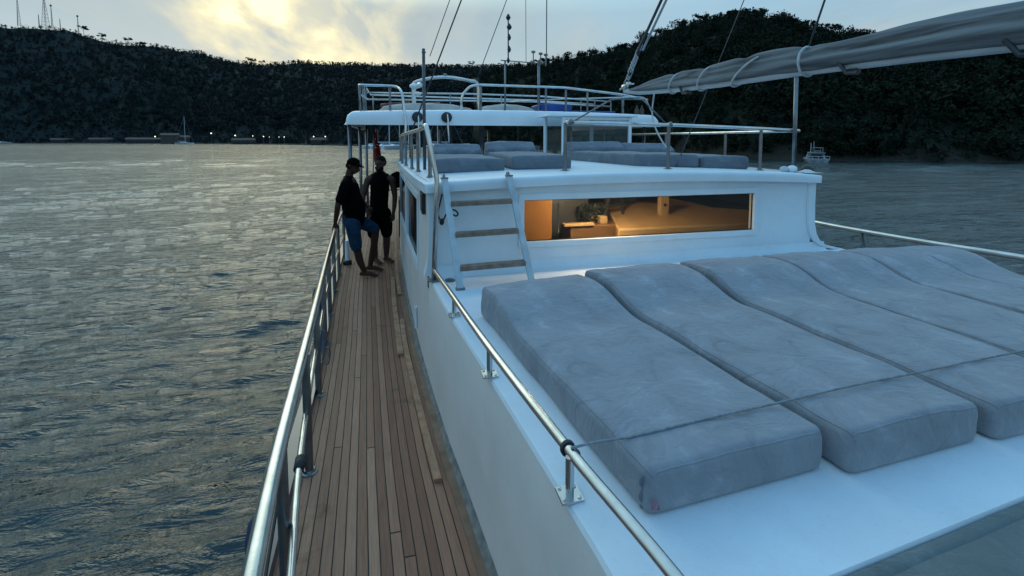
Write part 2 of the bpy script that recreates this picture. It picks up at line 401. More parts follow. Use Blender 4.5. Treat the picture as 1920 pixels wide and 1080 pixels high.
def spline(pts, n=8):
    P = [Vector(p) for p in pts]; out = []
    for i in range(len(P) - 1):
        p0 = P[max(i - 1, 0)]; p1 = P[i]; p2 = P[i + 1]; p3 = P[min(i + 2, len(P) - 1)]
        for j in range(n):
            t = j / n
            out.append(.5 * ((2 * p1) + (-p0 + p2) * t + (2 * p0 - 5 * p1 + 4 * p2 - p3) * t * t + (-p0 + 3 * p1 - 3 * p2 + p3) * t ** 3))
    out.append(P[-1]); return out

def fillet(pts, r, n=6):
    """round the inner corners of a polyline"""
    P = [Vector(p) for p in pts]; out = [P[0]]
    for i in range(1, len(P) - 1):
        a = (P[i - 1] - P[i]); b = (P[i + 1] - P[i]); rr = min(r, a.length * .45, b.length * .45)
        A = P[i] + a.normalized() * rr; B = P[i] + b.normalized() * rr
        for j in range(n + 1):
            t = j / n; out.append(A * (1 - t) ** 2 + P[i] * 2 * t * (1 - t) + B * t * t)
    out.append(P[-1]); return out

# ------------------------------------------------------------------ world, sun, camera
def build_world():
    w = bpy.data.worlds.new('World'); SC.world = w; w.use_nodes = True
    nt = w.node_tree; nt.nodes.clear()
    out = N(nt, 'ShaderNodeOutputWorld'); bg = N(nt, 'ShaderNodeBackground')
    tc = N(nt, 'ShaderNodeTexCoord'); sp = N(nt, 'ShaderNodeSeparateXYZ'); L(nt, tc.outputs['Generated'], sp.inputs[0])
    sky = N(nt, 'ShaderNodeTexSky'); sky.sky_type = 'NISHITA'; sky.sun_disc = False
    sky.sun_elevation = R(4); sky.sun_rotation = R(-13.4); sky.air_density = 1.; sky.dust_density = 1.5; sky.ozone_density = 3
    def Mt(op, a, b_=None, c=None, clamp=False):
        n = N(nt, 'ShaderNodeMath', operation=op); n.use_clamp = clamp
        for i, v in enumerate([a, b_, c]):
            if v is None: continue
            if isinstance(v, (int, float)): n.inputs[i].default_value = v
            else: L(nt, v, n.inputs[i])
        return n.outputs[0]
    def mixc(f, a, b_, bt='MIX'):
        n = N(nt, 'ShaderNodeMix', data_type='RGBA', blend_type=bt)
        if isinstance(f, (int, float)): n.inputs['Factor'].default_value = f
        else: L(nt, f, n.inputs['Factor'])
        for i, v in ((6, a), (7, b_)):
            if isinstance(v, tuple): n.inputs[i].default_value = (*v, 1)
            else: L(nt, v, n.inputs[i])
        return n.outputs[2]
    z = sp.outputs['Z']
    # clear dusk sky behind the cloud: physical sky brightened, plus the blue dome overhead
    grad = ramp(nt, z, [(0, (.36, .49, .54)), (.10, (.35, .50, .58)), (.22, (.26, .47, .62)), (.45, (.20, .53, .82)), (1, (.24, .59, 1.08))])
    skys = N(nt, 'ShaderNodeVectorMath', operation='SCALE'); skys.inputs['Scale'].default_value = .08
    L(nt, sky.outputs['Color'], skys.inputs[0])
    base = mixc(1.0, grad.outputs['Color'], skys.outputs[0], 'ADD')
    # direction towards the hidden sun
    sd = Vector((-.225, 1.10, .225)).normalized()
    dt = N(nt, 'ShaderNodeVectorMath', operation='DOT_PRODUCT'); dt.inputs[1].default_value = sd; L(nt, tc.outputs['Generated'], dt.inputs[0])
    d = Mt('MAXIMUM', dt.outputs['Value'], 0.)
    # cloud plane coordinates
    zz = Mt('ADD', Mt('MAXIMUM', z, 0.), .16)
    cx = Mt('DIVIDE', sp.outputs['X'], zz); cy = Mt('DIVIDE', sp.outputs['Y'], zz)
    cv = N(nt, 'ShaderNodeCombineXYZ'); L(nt, cx, cv.inputs[0]); L(nt, cy, cv.inputs[1])
    mp = N(nt, 'ShaderNodeMapping'); mp.inputs['Rotation'].default_value = (0, 0, R(-38)); mp.inputs['Scale'].default_value = (1.25, .5, 1); mp.inputs['Location'].default_value = (3.3, 1.7, 0)
    L(nt, cv.outputs[0], mp.inputs['Vector'])
    n1 = N(nt, 'ShaderNodeTexNoise'); n1.inputs['Scale'].default_value = .85; n1.inputs['Detail'].default_value = 7; n1.inputs['Roughness'].default_value = .52; n1.inputs['Distortion'].default_value = .5
    L(nt, mp.outputs['Vector'], n1.inputs['Vector'])
    n2 = N(nt, 'ShaderNodeTexNoise'); n2.inputs['Scale'].default_value = 2.3; n2.inputs['Detail'].default_value = 6; n2.inputs['Roughness'].default_value = .55; n2.inputs['Distortion'].default_value = .3
    L(nt, mp.outputs['Vector'], n2.inputs['Vector'])
    # grey-mauve cloud sheet
    cm = ramp(nt, n1.outputs['Fac'], [(.40, (0, 0, 0)), (.62, (1, 1, 1))])
    cc = ramp(nt, n2.outputs['Fac'], [(.3, (.32, .44, .52)), (.5, (.40, .51, .57)), (.72, (.60, .62, .60))])
    fade = ramp(nt, z, [(0, (1, 1, 1)), (.3, (.75, .75, .75)), (.7, (.25, .25, .25))])
    cf = Mt('MULTIPLY', Mt('MULTIPLY', cm.outputs['Color'], fade.outputs['Color']), .8)
    c1 = mixc(cf, base, cc.outputs['Color'])
    # sunlit opening in the cloud
    g1 = Mt('POWER', d, 26.); g2 = Mt('POWER', d, 60.)
    op = ramp(nt, n1.outputs['Fac'], [(.40, (.25, .25, .25)), (.55, (1, 1, 1))])
    op2 = ramp(nt, n2.outputs['Fac'], [(.34, (.42, .42, .42)), (.58, (1, 1, 1))])
    gl = Mt('MULTIPLY', Mt('MULTIPLY', Mt('ADD', Mt('MULTIPLY', g1, .62), Mt('MULTIPLY', g2, .75)), op.outputs['Color']), op2.outputs['Color'])
    gl = Mt('MINIMUM', gl, 1.)
    glc = ramp(nt, gl, [(0, (.42, .50, .56)), (.3, (.66, .65, .57)), (.52, (.97, .88, .60)), (.8, (1.14, 1.02, .64)), (1, (1.5, 1.36, .82))])
    c2 = mixc(gl, c1, glc.outputs['Color'])
    # broad warm wash on the sunset side
    hiw = ramp(nt, z, [(.25, (0, 0, 0)), (.40, (1, 1, 1)), (.75, (.45, .45, .45))])
    ws = Mt('MULTIPLY', Mt('POWER', d, 2.5), .85)
    c2b = mixc(ws, c1, mixc(hiw.outputs['Color'], mixc(n2.outputs['Fac'], (.36, .48, .54), (.52, .59, .57)), (0.96, 1.46, 1.34)))
    c3 = mixc(gl, c2b, glc.outputs['Color'])
    # added glow above the frame on the sunset side, brightening water and walls
    sd2 = Vector((-.235, 1.0, .47)).normalized()
    dt2 = N(nt, 'ShaderNodeVectorMath', operation='DOT_PRODUCT'); dt2.inputs[1].default_value = sd2; L(nt, tc.outputs['Generated'], dt2.inputs[0])
    vz = ramp(nt, z, [(.26, (0, 0, 0)), (.36, (1, 1, 1))])
    vf = Mt('MULTIPLY', Mt('MULTIPLY', Mt('POWER', Mt('MAXIMUM', dt2.outputs['Value'], 0.), 26.), vz.outputs['Color']), .9)
    c3 = mixc(vf, c3, (2.3, 2.55, 2.05))
    L(nt, c3, bg.inputs['Color']); bg.inputs['Strength'].default_value = WORLD
    L(nt, bg.outputs[0], out.inputs['Surface'])
WORLD = 1.0
build_world()

sun = bpy.data.lights.new('sun', 'SUN'); sun.energy = .22; sun.angle = R(60); sun.color = (1, .97, .84)
so = bpy.data.objects.new('sun', sun); COL.objects.link(so)
so.rotation_euler = Vector((-.262, 1.10, .235)).to_track_quat('Z', 'Y').to_euler(); so.location = (-20, 80, 20)

cam = bpy.data.cameras.new('camera'); co = bpy.data.objects.new('camera', cam); COL.objects.link(co)
co.location = (0, 0, CAMZ); co.rotation_euler = (R(90 - 4.42), 0, R(-13.7))
cam.sensor_width = 36; cam.lens = 36 * 880 / 1920; cam.shift_y = -210 / 1920; cam.clip_end = 20000; cam.clip_start = .05
SC.camera = co
SC.view_settings.view_transform = 'Standard'; SC.view_settings.look = 'None'; SC.view_settings.exposure = 0

# ------------------------------------------------------------------ sea
def build_sea():
    def block(az0, az1, na, r0, r1, nr):
        az = np.radians(np.linspace(az0, az1, na)); rr = r0 * (r1 / r0) ** np.linspace(0, 1, nr)
        A, Rr = np.meshgrid(az, rr); X = Rr * np.sin(A); Y = Rr * np.cos(A)
        dr = Rr * math.log(r1 / r0) / nr
        Z = np.zeros_like(X); g = np.random.default_rng(3)
        main = R(-8)
        amp = .9 + .45 * np.sin(X * .045 + 1.3 + .8 * np.sin(Y * .05)) * np.sin(Y * .07 + .5 * np.sin(X * .03))
        amp = amp * (1 + 1.1 * np.exp(-((Y - 37 - .08 * X) / 4.5) ** 2) * (.6 + .4 * np.sin(X * .21)) + .6 * np.exp(-((Y - 90 - .1 * X) / 9) ** 2))
        for i in range(110):
            lam = .28 * (10.0 / .28) ** g.random(); th = main + g.normal(0, .30)
            k = 2 * math.pi / lam; a = .0034 * lam ** .80 * ((1.5 - .75 * np.clip((Rr - 10) / 25, 0, 1)) if lam < 1.2 else (.36 + .45 * np.clip((Rr - 12) / 45, 0, 1))); ph = g.random() * 6.283
            fade = np.clip((lam / dr - 3.) / 4., 0, 1)
            q = k * (X * math.sin(th) + Y * math.cos(th)) + ph + .35 * np.sin(.9 * X / lam ** .5 + ph)
            Z += a * fade * (np.sin(q) + .22 * np.cos(2 * q)) * amp
        edge = np.clip((r1 - Rr) / (r1 * .25), 0, 1)
        Z = Z * edge + SEA
        V = np.stack([X, Y, Z], -1).reshape(-1, 3)
        idx = np.arange(nr * na).reshape(nr, na)
        F = np.stack([idx[:-1, :-1], idx[:-1, 1:], idx[1:, 1:], idx[1:, :-1]], -1).reshape(-1, 4)
        return V, F
    parts = []; off = 0; Vs = []; Fs = []
    V, F = block(-42, 72, 900, 2.5, 260, 820); Vs.append(V); Fs.append(F + off); off += len(V)
    # rest of the bay: flat ring sectors out to the horizon and behind the viewer
    def flat(az0, az1, na, radii):
        nonlocal off
        az = np.radians(np.linspace(az0, az1, na)); A, Rr = np.meshgrid(az, np.array(radii, float))
        V = np.stack([Rr * np.sin(A), Rr * np.cos(A), np.full_like(A, SEA)], -1).reshape(-1, 3)
        idx = np.arange(len(radii) * na).reshape(len(radii), na)
        F = np.stack([idx[:-1, :-1], idx[:-1, 1:], idx[1:, 1:], idx[1:, :-1]], -1).reshape(-1, 4)
        Vs.append(V); Fs.append(F + off); off += len(V)
    flat(-42, 72, 60, [260, 500, 1200, 9000]); flat(72, 318, 120, [.5, 3, 12, 60, 260, 1200, 9000]); flat(-42, 72, 30, [.5, 2.5])
    V = np.concatenate(Vs); F = np.concatenate(Fs)
    me = bpy.data.meshes.new('sea'); me.vertices.add(len(V)); me.vertices.foreach_set('co', V.ravel())
    me.loops.add(F.size); me.loops.foreach_set('vertex_index', F.ravel().astype(np.int32))
    me.polygons.add(len(F)); me.polygons.foreach_set('loop_start', np.arange(0, F.size, 4, dtype=np.int32))
    me.update(calc_edges=True); me.polygons.foreach_set('use_smooth', [True] * len(F)); me.flip_normals()
    me.materials.append(M['sea']); o = bpy.data.objects.new('sea', me); COL.objects.link(o); o['kind'] = 'structure'
build_sea()

# ------------------------------------------------------------------ hills and forest
def np_noise(X, Y, seed, octs=5, base=.01, rough=.5):
    g = np.random.default_rng(seed); out = np.zeros_like(X); a = 1.; f = base; tot = 0
    for o in range(octs):
        for _ in range(4):
            th = g.random() * 6.283; ph = g.random() * 6.283
            out += a * np.sin(2 * math.pi * f * (X * math.cos(th) + Y * math.sin(th)) + ph + 1.3 * np.sin(2 * math.pi * f * .7 * (X * math.sin(th) - Y * math.cos(th)) + ph * 2)) / 2.4
        tot += a; a *= rough; f *= 2.03
    return out / tot

NEAR_RIDGE = [(10, .128), (13, .146), (16.3, .152), (22.6, .168), (28, .186), (29, .200), (32.7, .217), (36.6, .225), (39.2, .228), (42.3, .217), (45.6, .190), (48.3, .173), (53.2, .146), (58.5, .122), (60.7, .117), (66, .118), (74, .13), (84, .12)]
NEAR_SHORE = [(8, 215), (12, 196), (16.3, 177), (22, 158), (29, 143), (34.8, 114), (40, 100), (46.6, 95), (53.8, 99), (61, 107), (70, 112), (84, 120)]
FAR_RIDGE = [(-52, .150), (-40, .156), (-33.2, .159), (-31.3, .164), (-29, .166), (-28, .160), (-27.2, .156), (-25, .153), (-22.7, .154), (-19.2, .149), (-17, .137), (-14.5, .1375), (-10.4, .1455), (-6, .147), (.5, .150), (9.9, .151), (12.4, .153), (20, .150), (30, .12)]
FAR_SHORE = [(-52, 820), (-40, 800), (-33.7, 760), (-23, 566), (-15, 430), (-6.2, 307), (3.4, 231), (9, 212), (14, 205), (30, 240)]

def near_h(az, r):
    a = np.degrees(az)
    rs = np.interp(a, *zip(*NEAR_SHORE)); el = np.interp(a, *zip(*NEAR_RIDGE))
    rr = rs + np.interp(a, [8, 20, 35, 84], [150, 190, 200, 200])
    H = el * rr + (CAMZ - SEA)
    t = np.clip((r - rs) / (rr - rs), -.2, 1.6)
    up = np.where(t > 0, np.clip(t, 0, 1) ** .82, t * .8)
    down = np.where(t > 1, -(t - 1) * .55, 0)
    return H * (up + down), t, rs, rr
def far_h(az, r):
    a = np.degrees(az)
    rs = np.interp(a, *zip(*FAR_SHORE)); el = np.interp(a, *zip(*FAR_RIDGE))
    rr = np.maximum(rs + 380, 900)
    H = el * rr + (CAMZ - SEA)
    t = np.clip((r - rs) / (rr - rs), -.1, 1.6)
    up = np.where(t > 0, .02 * np.minimum(t * 30, 1) + .98 * np.clip((t - .03) / .97, 0, 1) ** .95, t * .5)
    down = np.where(t > 1, -(t - 1) * .5, 0)
    return H * (up + down), t, rs, rr

def hill_mesh(name, fn, az0, az1, na, nr, span, amp, seed, m, base):
    az = np.radians(np.linspace(az0, az1, na)); tt = np.linspace(-.08, 1.45, nr)
    A = np.repeat(az[None, :], nr, 0); _, _, rs, rr = fn(A, np.full_like(A, 300.))
    Rr = rs + (rr - rs) * tt[:, None]
    H, t, _, _ = fn(A, Rr)
    X = Rr * np.sin(A); Y = Rr * np.cos(A)
    nn = np_noise(X, Y, seed, 6, base, .55)
    H = H + nn * amp * np.clip(t * 3, 0, 1) * np.clip(1.25 - t, .12, 1) + np.clip(t * 40, -1, 1) * (.6 + .5 * np_noise(X, Y, seed + 1, 4, .08)) * (1 if amp < 8 else .5)
    V = np.stack([X, Y, H + SEA], -1).reshape(-1, 3)
    idx = np.arange(nr * na).reshape(nr, na)
    F = np.stack([idx[:-1, :-1], idx[:-1, 1:], idx[1:, 1:], idx[1:, :-1]], -1).reshape(-1, 4)
    me = bpy.data.meshes.new(name); me.from_pydata(V.tolist(), [], F.tolist()); me.update(); me.flip_normals()
    me.polygons.foreach_set('use_smooth', [True] * len(F)); me.materials.append(m)
    o = bpy.data.objects.new(name, me); COL.objects.link(o); o['kind'] = 'structure'
    def hz(azr, r):
        A1 = np.array(azr); R1 = np.array(r); H1, t1, _, _ = fn(A1, R1); X1 = R1 * np.sin(A1); Y1 = R1 * np.cos(A1)
        n1 = np_noise(X1, Y1, seed, 6, base, .55)
        H1 = H1 + n1 * amp * np.clip(t1 * 3, 0, 1) * np.clip(1.25 - t1, .12, 1)
        return np.stack([X1, Y1, H1 + SEA], -1), t1
    return hz
hz_near = hill_mesh('near_hill', near_h, 9, 84, 300, 130, 200, 5.5, 11, M['ground_near'], .012)
hz_far = hill_mesh('far_hill', far_h, -52, 30, 340, 90, 400, 10., 23, M['ground_far'], .005)

def leaf_clump(nleaf, size, shape, g, flat=1.):
    """many small quads spread through clustered puffs; returns (nleaf,4,3) in unit tree space"""
    npf = shape['puffs']; cen = []
    for i in range(npf):
        th = g.random() * 6.283; hh = g.random()
        rad = shape['rad'](hh) * math.sqrt(g.random()) * .8
        cen.append((rad * math.cos(th), rad * math.sin(th), shape['z0'] + (1 - shape['z0']) * hh * .9))
    cen = np.array(cen); pr_ = shape['pr'] * (.7 + .6 * g.random(npf))
    ci = g.integers(0, npf, nleaf)
    d = g.normal(size=(nleaf, 3)); d /= np.linalg.norm(d, axis=1)[:, None]; d *= (g.random(nleaf) ** .4)[:, None]
    c = cen[ci] + d * pr_[ci][:, None] * np.array([1, 1, shape.get('sq', .7)])
    a = g.normal(size=(nleaf, 3)); a /= np.linalg.norm(a, axis=1)[:, None]
    b = np.cross(a, g.normal(size=(nleaf, 3))); b /= np.linalg.norm(b, axis=1)[:, None]
    s = size * (.6 + .8 * g.random(nleaf))[:, None]
    return np.stack([c - a * s - b * s * .6, c + a * s - b * s * .5, c + a * s * .8 + b * s * .6, c - a * s * .9 + b * s * .5], 1)

SH_BUSH = dict(puffs=7, rad=lambda h: .48 * (1 - .5 * h), z0=.05, pr=.30, sq=.8)
SH_PINE = dict(puffs=9, rad=lambda h: .40 * (1.05 - h), z0=.15, pr=.20, sq=.8)
SH_UMB = dict(puffs=8, rad=lambda h: .62, z0=.68, pr=.20, sq=.45)

def forest(name, hz, azr, fn, n, nleaf, hrange, lsize, tlim, m, label, seed, mix=(.5, .4, .1)):
    g = np.random.default_rng(seed)
    protos = []
    for sh, w in ((SH_BUSH, mix[0]), (SH_PINE, mix[1]), (SH_UMB, mix[2])):
        for k in range(3): protos.append((leaf_clump(nleaf, lsize, sh, g), w / 3))
    az = np.radians(g.uniform(azr[0], azr[1], n)); _, _, rs, rr = fn(az, np.full(n, 300.))
    u = g.random(n) ** 1.35; t = tlim[0] + (tlim[1] - tlim[0]) * u
    r = rs + (rr - rs) * t
    P, _ = hz(az, r)
    hgt = g.uniform(*hrange, n) * np.where(t < .08, .6, 1.)
    wd = hgt * g.uniform(.75, 1.15, n)
    pi = g.choice(len(protos), n, p=np.array([p[1] for p in protos]) / sum(p[1] for p in protos))
    rot = g.random(n) * 6.283
    Q = np.stack([protos[i][0] for i in pi])             # n,leaf,4,3
    c, s = np.cos(rot)[:, None, None], np.sin(rot)[:, None, None]
    x = Q[..., 0] * c - Q[..., 1] * s; y = Q[..., 0] * s + Q[..., 1] * c; z = Q[..., 2]
    W = wd[:, None, None]; Hh = hgt[:, None, None]
    V = np.stack([x * W + P[:, 0][:, None, None], y * W + P[:, 1][:, None, None], z * Hh + P[:, 2][:, None, None] - .3], -1).reshape(-1, 3)
    F = np.arange(len(V), dtype=np.int32)
    me = bpy.data.meshes.new(name); me.vertices.add(len(V)); me.vertices.foreach_set('co', V.ravel())
    me.loops.add(len(F)); me.loops.foreach_set('vertex_index', F)
    me.polygons.add(len(F) // 4); me.polygons.foreach_set('loop_start', np.arange(0, len(F), 4, dtype=np.int32)); me.update(calc_edges=True)
    me.materials.append(m); o = bpy.data.objects.new(name, me); COL.objects.link(o)
    setp(o, label, 'forest', kind='stuff')
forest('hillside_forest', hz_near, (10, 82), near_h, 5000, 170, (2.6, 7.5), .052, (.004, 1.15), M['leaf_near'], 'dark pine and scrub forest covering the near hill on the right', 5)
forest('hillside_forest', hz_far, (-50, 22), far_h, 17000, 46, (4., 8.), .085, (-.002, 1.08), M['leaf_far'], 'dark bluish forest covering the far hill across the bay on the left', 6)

def polar(az, el, r):
    a = R(az); return (r * math.sin(a), r * math.cos(a), CAMZ + el * r)

def ridge_tree(name, az, top_el, r, h, sh, label, w=1., m='leaf_near', seed=1, group=None):
    g = np.random.default_rng(seed); x, y, zt = polar(az, top_el, r); z0 = zt - h
    t = thing(name, label, 'tree', (x, y, z0), group)
    tr = MB(); lean = g.normal(0, .05)
    zt0 = .75 if sh is SH_UMB else .85
    tr.tube([(x, y, z0 - 2), (x + lean * h * .3, y, z0 + h * .35), (x + lean * h, y, z0 + h * zt0)], [h * .028, h * .02, h * .008], 6)
    for k in range(5):
        a = g.random() * 6.28; zb = z0 + h * (.4 + .08 * k)
        tr.tube([(x + lean * h * .5, y, zb), (x + math.cos(a) * h * .25 * w, y + math.sin(a) * h * .25 * w, zb + h * .2)], [h * .012, h * .004], 5)
    tr.build('trunk', M['bark'], t)
    Q = leaf_clump(420, .045, sh, g).reshape(-1, 3); c = MB()
    V = [(x + q[0] * h * w, y + q[1] * h * w, z0 + q[2] * h * .97) for q in Q]
    c.add(V, [(i, i + 1, i + 2, i + 3) for i in range(0, len(V), 4)]); c.build('crown', M[m], t)
NR = lambda az: float(np.interp(az, *zip(*NEAR_SHORE)) + np.interp(az, [8, 20, 35, 84], [150, 190, 200, 200]))
FR = lambda az: max(float(np.interp(az, *zip(*FAR_SHORE))) + 380, 900)
for i, (az, el, h, sh, w, lb, nm) in enumerate([
    (38.9, .249, 11, SH_UMB, 1.05, 'broad umbrella pine standing highest on the crest of the near hill', 'umbrella_pine'),
    (37.0, .240, 8, SH_BUSH, 1., 'rounded tree just left of the highest umbrella pine on the near crest', 'broadleaf_tree'),
    (41.1, .241, 8, SH_UMB, .8, 'small flat-topped pine just right of the highest umbrella pine', 'umbrella_pine'),
    (43.3, .230, 8.5, SH_PINE, .9, 'pointed pine on the falling crest above the second boom tie', 'pine_tree'),
    (45.4, .210, 8, SH_UMB, .8, 'twin-clumped pine on the crest left of the rigging wire over the boom', 'umbrella_pine'),
    (46.9, .203, 6.5, SH_UMB, .6, 'small tufted pine beside the rigging wire on the crest', 'umbrella_pine'),
    (47.9, .198, 5.5, SH_UMB, .55, 'tiny palm-like tree with thin bare trunk where the crest meets the sail', 'umbrella_pine'),
    (33.4, .236, 7, SH_PINE, .9, 'pointed pine partway up the left shoulder of the near hill crest', 'pine_tree'),
    (30.9, .221, 7.5, SH_UMB, .9, 'flat pine on the left shoulder right beside the boom tackle', 'umbrella_pine'),
    (28.7, .216, 8, SH_BUSH, 1., 'round dark tree on the crest just left of the boom tackle', 'broadleaf_tree'),
    (25.2, .190, 6.5, SH_PINE, .8, 'slim pine on the low crest midway to the aerial masts', 'pine_tree'),
    (17.6, .170, 7, SH_UMB, .9, 'flat pine on the crest right of the tall thin aerial', 'umbrella_pine'),
    (58.4, .136, 8, SH_UMB, 1., 'loose open pine seen in the gap beneath the boom at right edge', 'umbrella_pine')]):
    ridge_tree(nm, az, el, NR(az) * .99, h, sh, lb, w, 'leaf_near', 40 + i)
for i, (az, el, h, sh, w, lb, nm) in enumerate([
    (-28.1, .1775, 15, SH_UMB, 1., 'rounded pine on the far crest just right of the antenna towers', 'umbrella_pine'),
    (-26.9, .168, 13, SH_UMB, .9, 'small flat pine on the slope below the antenna towers', 'umbrella_pine'),
    (-25.05, .166, 12, SH_UMB, 1., 'flat-topped pine on the far crest at the foot of the steep drop', 'umbrella_pine'),
    (-24.0, .1615, 11, SH_UMB, 1.3, 'wide low pine on the far crest right of the steep drop', 'umbrella_pine'),
    (-15.0, .1500, 13, SH_UMB, 1., 'lone umbrella pine on the far crest under the brightest cloud', 'umbrella_pine'),
    (-14.0, .147, 9, SH_UMB, 1., 'small pine right beside the lone umbrella pine under the bright cloud', 'umbrella_pine'),
    (8.8, .163, 12, SH_UMB, 1., 'flat pine on the far crest behind the wire left of the light mast', 'umbrella_pine'),
    (4.2, .158, 12, SH_UMB, 1.2, 'low spreading pine on the far crest above the pipe arch', 'umbrella_pine')]):
    ridge_tree(nm, az, el, FR(az), h, sh, lb, w, 'leaf_far', 70 + i)

# antenna towers on the far crest
def tower(az, el0, el1, label, legs=3, wide=.05, dish=False):
    r = FR(az) + 10; x, y, zb = polar(az, el0, r); zt = CAMZ + el1 * r; h = zt - zb
    t = thing('antenna_tower', label, 'antenna tower', (x, y, zb), 'antenna towers on the far hill'); mb = MB()
    C = [(math.cos(2 * math.pi * k / legs + .4), math.sin(2 * math.pi * k / legs + .4)) for k in range(legs)]
    wb = h * wide; n = 9
    P = lambda k, i: (x + C[k % legs][0] * (wb * (1 - i / n) + .25), y + C[k % legs][1] * (wb * (1 - i / n) + .25), zb - 4 + (h * .86 + 4) * i / n)
    for k in range(legs):
        mb.tube([P(k, 0), P(k, n)], .22, 5)
        for i in range(n): mb.tube([P(k, i), P(k + 1, i + 1)], .12, 4); mb.tube([P(k, i + 1), P(k + 1, i + 1)], .12, 4)
    mb.build('lattice_mast', M['mast_grey'], t)
    s = MB(); s.tube([(x, y, zb + h * .84), (x, y, zt)], .18, 5)
    if dish:
        s.lathe((x, y, zb + h * .88), [(1.1, 0), (1.3, .5), (1.3, 2.4), (1.0, 2.8)], 10)
    s.build('top_aerial', M['mast_grey'], t)
tower(-32.1, .168, .212, 'slender pale lattice tower standing alone at far left of the crest', 3, .05)
tower(-30.5, .169, .222, 'tallest wide-legged lattice tower in the middle of the crest group', 4, .09)
tower(-30.1, .169, .2035, 'narrow tower with drum aerials just right of the tallest one', 3, .03, True)
tower(-30.9, .169, .187, 'short thin mast just left of the tallest tower', 3, .03)
tower(-28.45, .166, .192, 'short separate mast with drum top at right end of the towers', 3, .03, True)
tower(-29.6, .169, .184, 'shortest stub mast between the tallest tower and the right-end mast', 3, .02)

# ================================================================== THE YACHT
WT = [(-2, .86), (0, .62), (1.03, .51), (1.55, .457), (2.23, .385), (2.95, .30), (3.7, .235), (4.6, .17), (6.05, .10), (8, .03), (10.3, .0), (14, .0), (18, .1)]
ET = [(-3, -.2), (-1.5, -.42), (0, -.54), (2.26, -.62), (3.1, -.65), (3.73, -.675), (4.8, -.73), (6.28, -.84), (8.2, -.95), (10, -1.0), (14, -1.0), (18, -.85), (19.5, -.7)]
Wf = lambda y: lerp_tab(WT, y); Ef = lambda y: lerp_tab(ET, y)
CXB = 2.3; mir = lambda x: 2 * CXB - x
yacht = thing('motor_yacht', 'white wooden motor yacht with teak side deck that carries the viewer', 'yacht', (2.3, 8, SEA))

def yarr(y0, y1, st): return list(np.arange(y0, y1 + 1e-6, st))

# hull
mb = MB(); prof = [(-.09, .035), (-.12, .0), (-.13, -.12), (-.05, -.7), (.12, -1.3), (.5, -2.1)]
for sgn in (1, -1):
    rows = []
    for y in yarr(-3, 19.5, .5):
        e = Ef(y); rows.append([((e + dx) if sgn > 0 else mir(e + dx), y, z) for dx, z in prof])
    mb.grid(rows)
y = 19.5; e = Ef(y); mb.add([(e + dx, y, z) for dx, z in prof] + [(mir(e + dx), y, z) for dx, z in prof], [(0, 1, 7, 6), (1, 2, 8, 7), (2, 3, 9, 8), (3, 4, 10, 9), (4, 5, 11, 10)])
mb.build('hull', M['navy'], yacht, smooth=True)
# toe rail (covering board edge)
for sgn in (1, -1):
    mb = MB(); rows = []
    for y in yarr(-3, 19.5, .25):
        e = Ef(y); pr4 = [(e + .015, .0), (e + .01, .05), (e - .08, .05), (e - .10, .03)]
        rows.append([(x if sgn > 0 else mir(x), y, z) for x, z in pr4])
    mb.grid(rows); mb.build('toe_rail', M['navy'], yacht, smooth=True)
# decks
def deck(name, sgn):
    mb = MB(); rows = []; ys = yarr(-3, 19.5, .2); uvs = []
    us = np.linspace(0, 1, 5)
    for y in ys:
        rows.append([((Ef(y) + (Wf(y) - Ef(y)) * u) if sgn > 0 else mir(Ef(y) + (Wf(y) - Ef(y)) * u), y, 0.) for u in us])
    mb.grid(rows); o = mb.build(name, M['teak'], yacht)
    me = o.data; uvl = me.uv_layers.new(name='UVMap')
    for lp in me.loops:
        i = lp.vertex_index; r_, c_ = divmod(i, 5)
        uvl.data[lp.index].uv = (us[c_] * 18. + (0 if sgn > 0 else 40), ys[r_] + 3)
    return o
deck('side_deck', 1); deck('side_deck', -1)
mb = MB(); mb.add([(0, 8.9, 0.003), (4.6, 8.9, .003), (4.6, 19.4, .003), (0, 19.4, .003)], [(0, 1, 2, 3)])
o = mb.build('cockpit_deck', M['teak'], yacht); uvl = o.data.uv_layers.new(name='UVMap')
for lp in o.data.loops: c_ = [(0, 8.9), (4.6, 8.9), (4.6, 19.4), (0, 19.4)][lp.vertex_index]; uvl.data[lp.index].uv = (c_[0] * 17, c_[1])
# margin board and caulk fillet against the coaming
mb = MB(); rows = []
for y in yarr(-1, 8.8, .2): w = Wf(y); rows.append([(w - .075, y, .001), (w - .074, y, .007), (w - .012, y, .007)])
mb.grid(rows).build('margin_board', M['margin'], yacht)
mb = MB(); rows = []
for i, y in enumerate(yarr(-1, 8.8, .05)):
    w = Wf(y); d = .014 + .006 * math.sin(y * 5.1) * math.sin(y * 2.3) + random.uniform(-.002, .002)
    rows.append([(w - d - .012, y, .008), (w - d, y, .019), (w - .004, y, .045 + .01 * math.sin(y * 3)), (w + .004, y, .05)])
mb.grid(rows).build('caulking_fillet', M['caulk'], yacht, smooth=True)
# coaming (side of the trunk, running on as the cabin side)
TZ = .92
mb = MB(); rows = []
for y in yarr(.1, 3.84, .22): w = Wf(y); rows.append([(w, y, -.01), (w + .004, y, .3), (w + .006, y, TZ - .035), (w + .014, y, TZ - .012)])
mb.grid(rows).build('coaming', M['cream'], yacht, smooth=True)
mb = MB(); rows = []
for y in yarr(.1, 8.9, .22): w = mir(Wf(y)) + .1; rows.append([(w, y, -.01), (w, y, TZ - .01)])
mb.grid(rows).build('coaming', M['cream'], yacht)
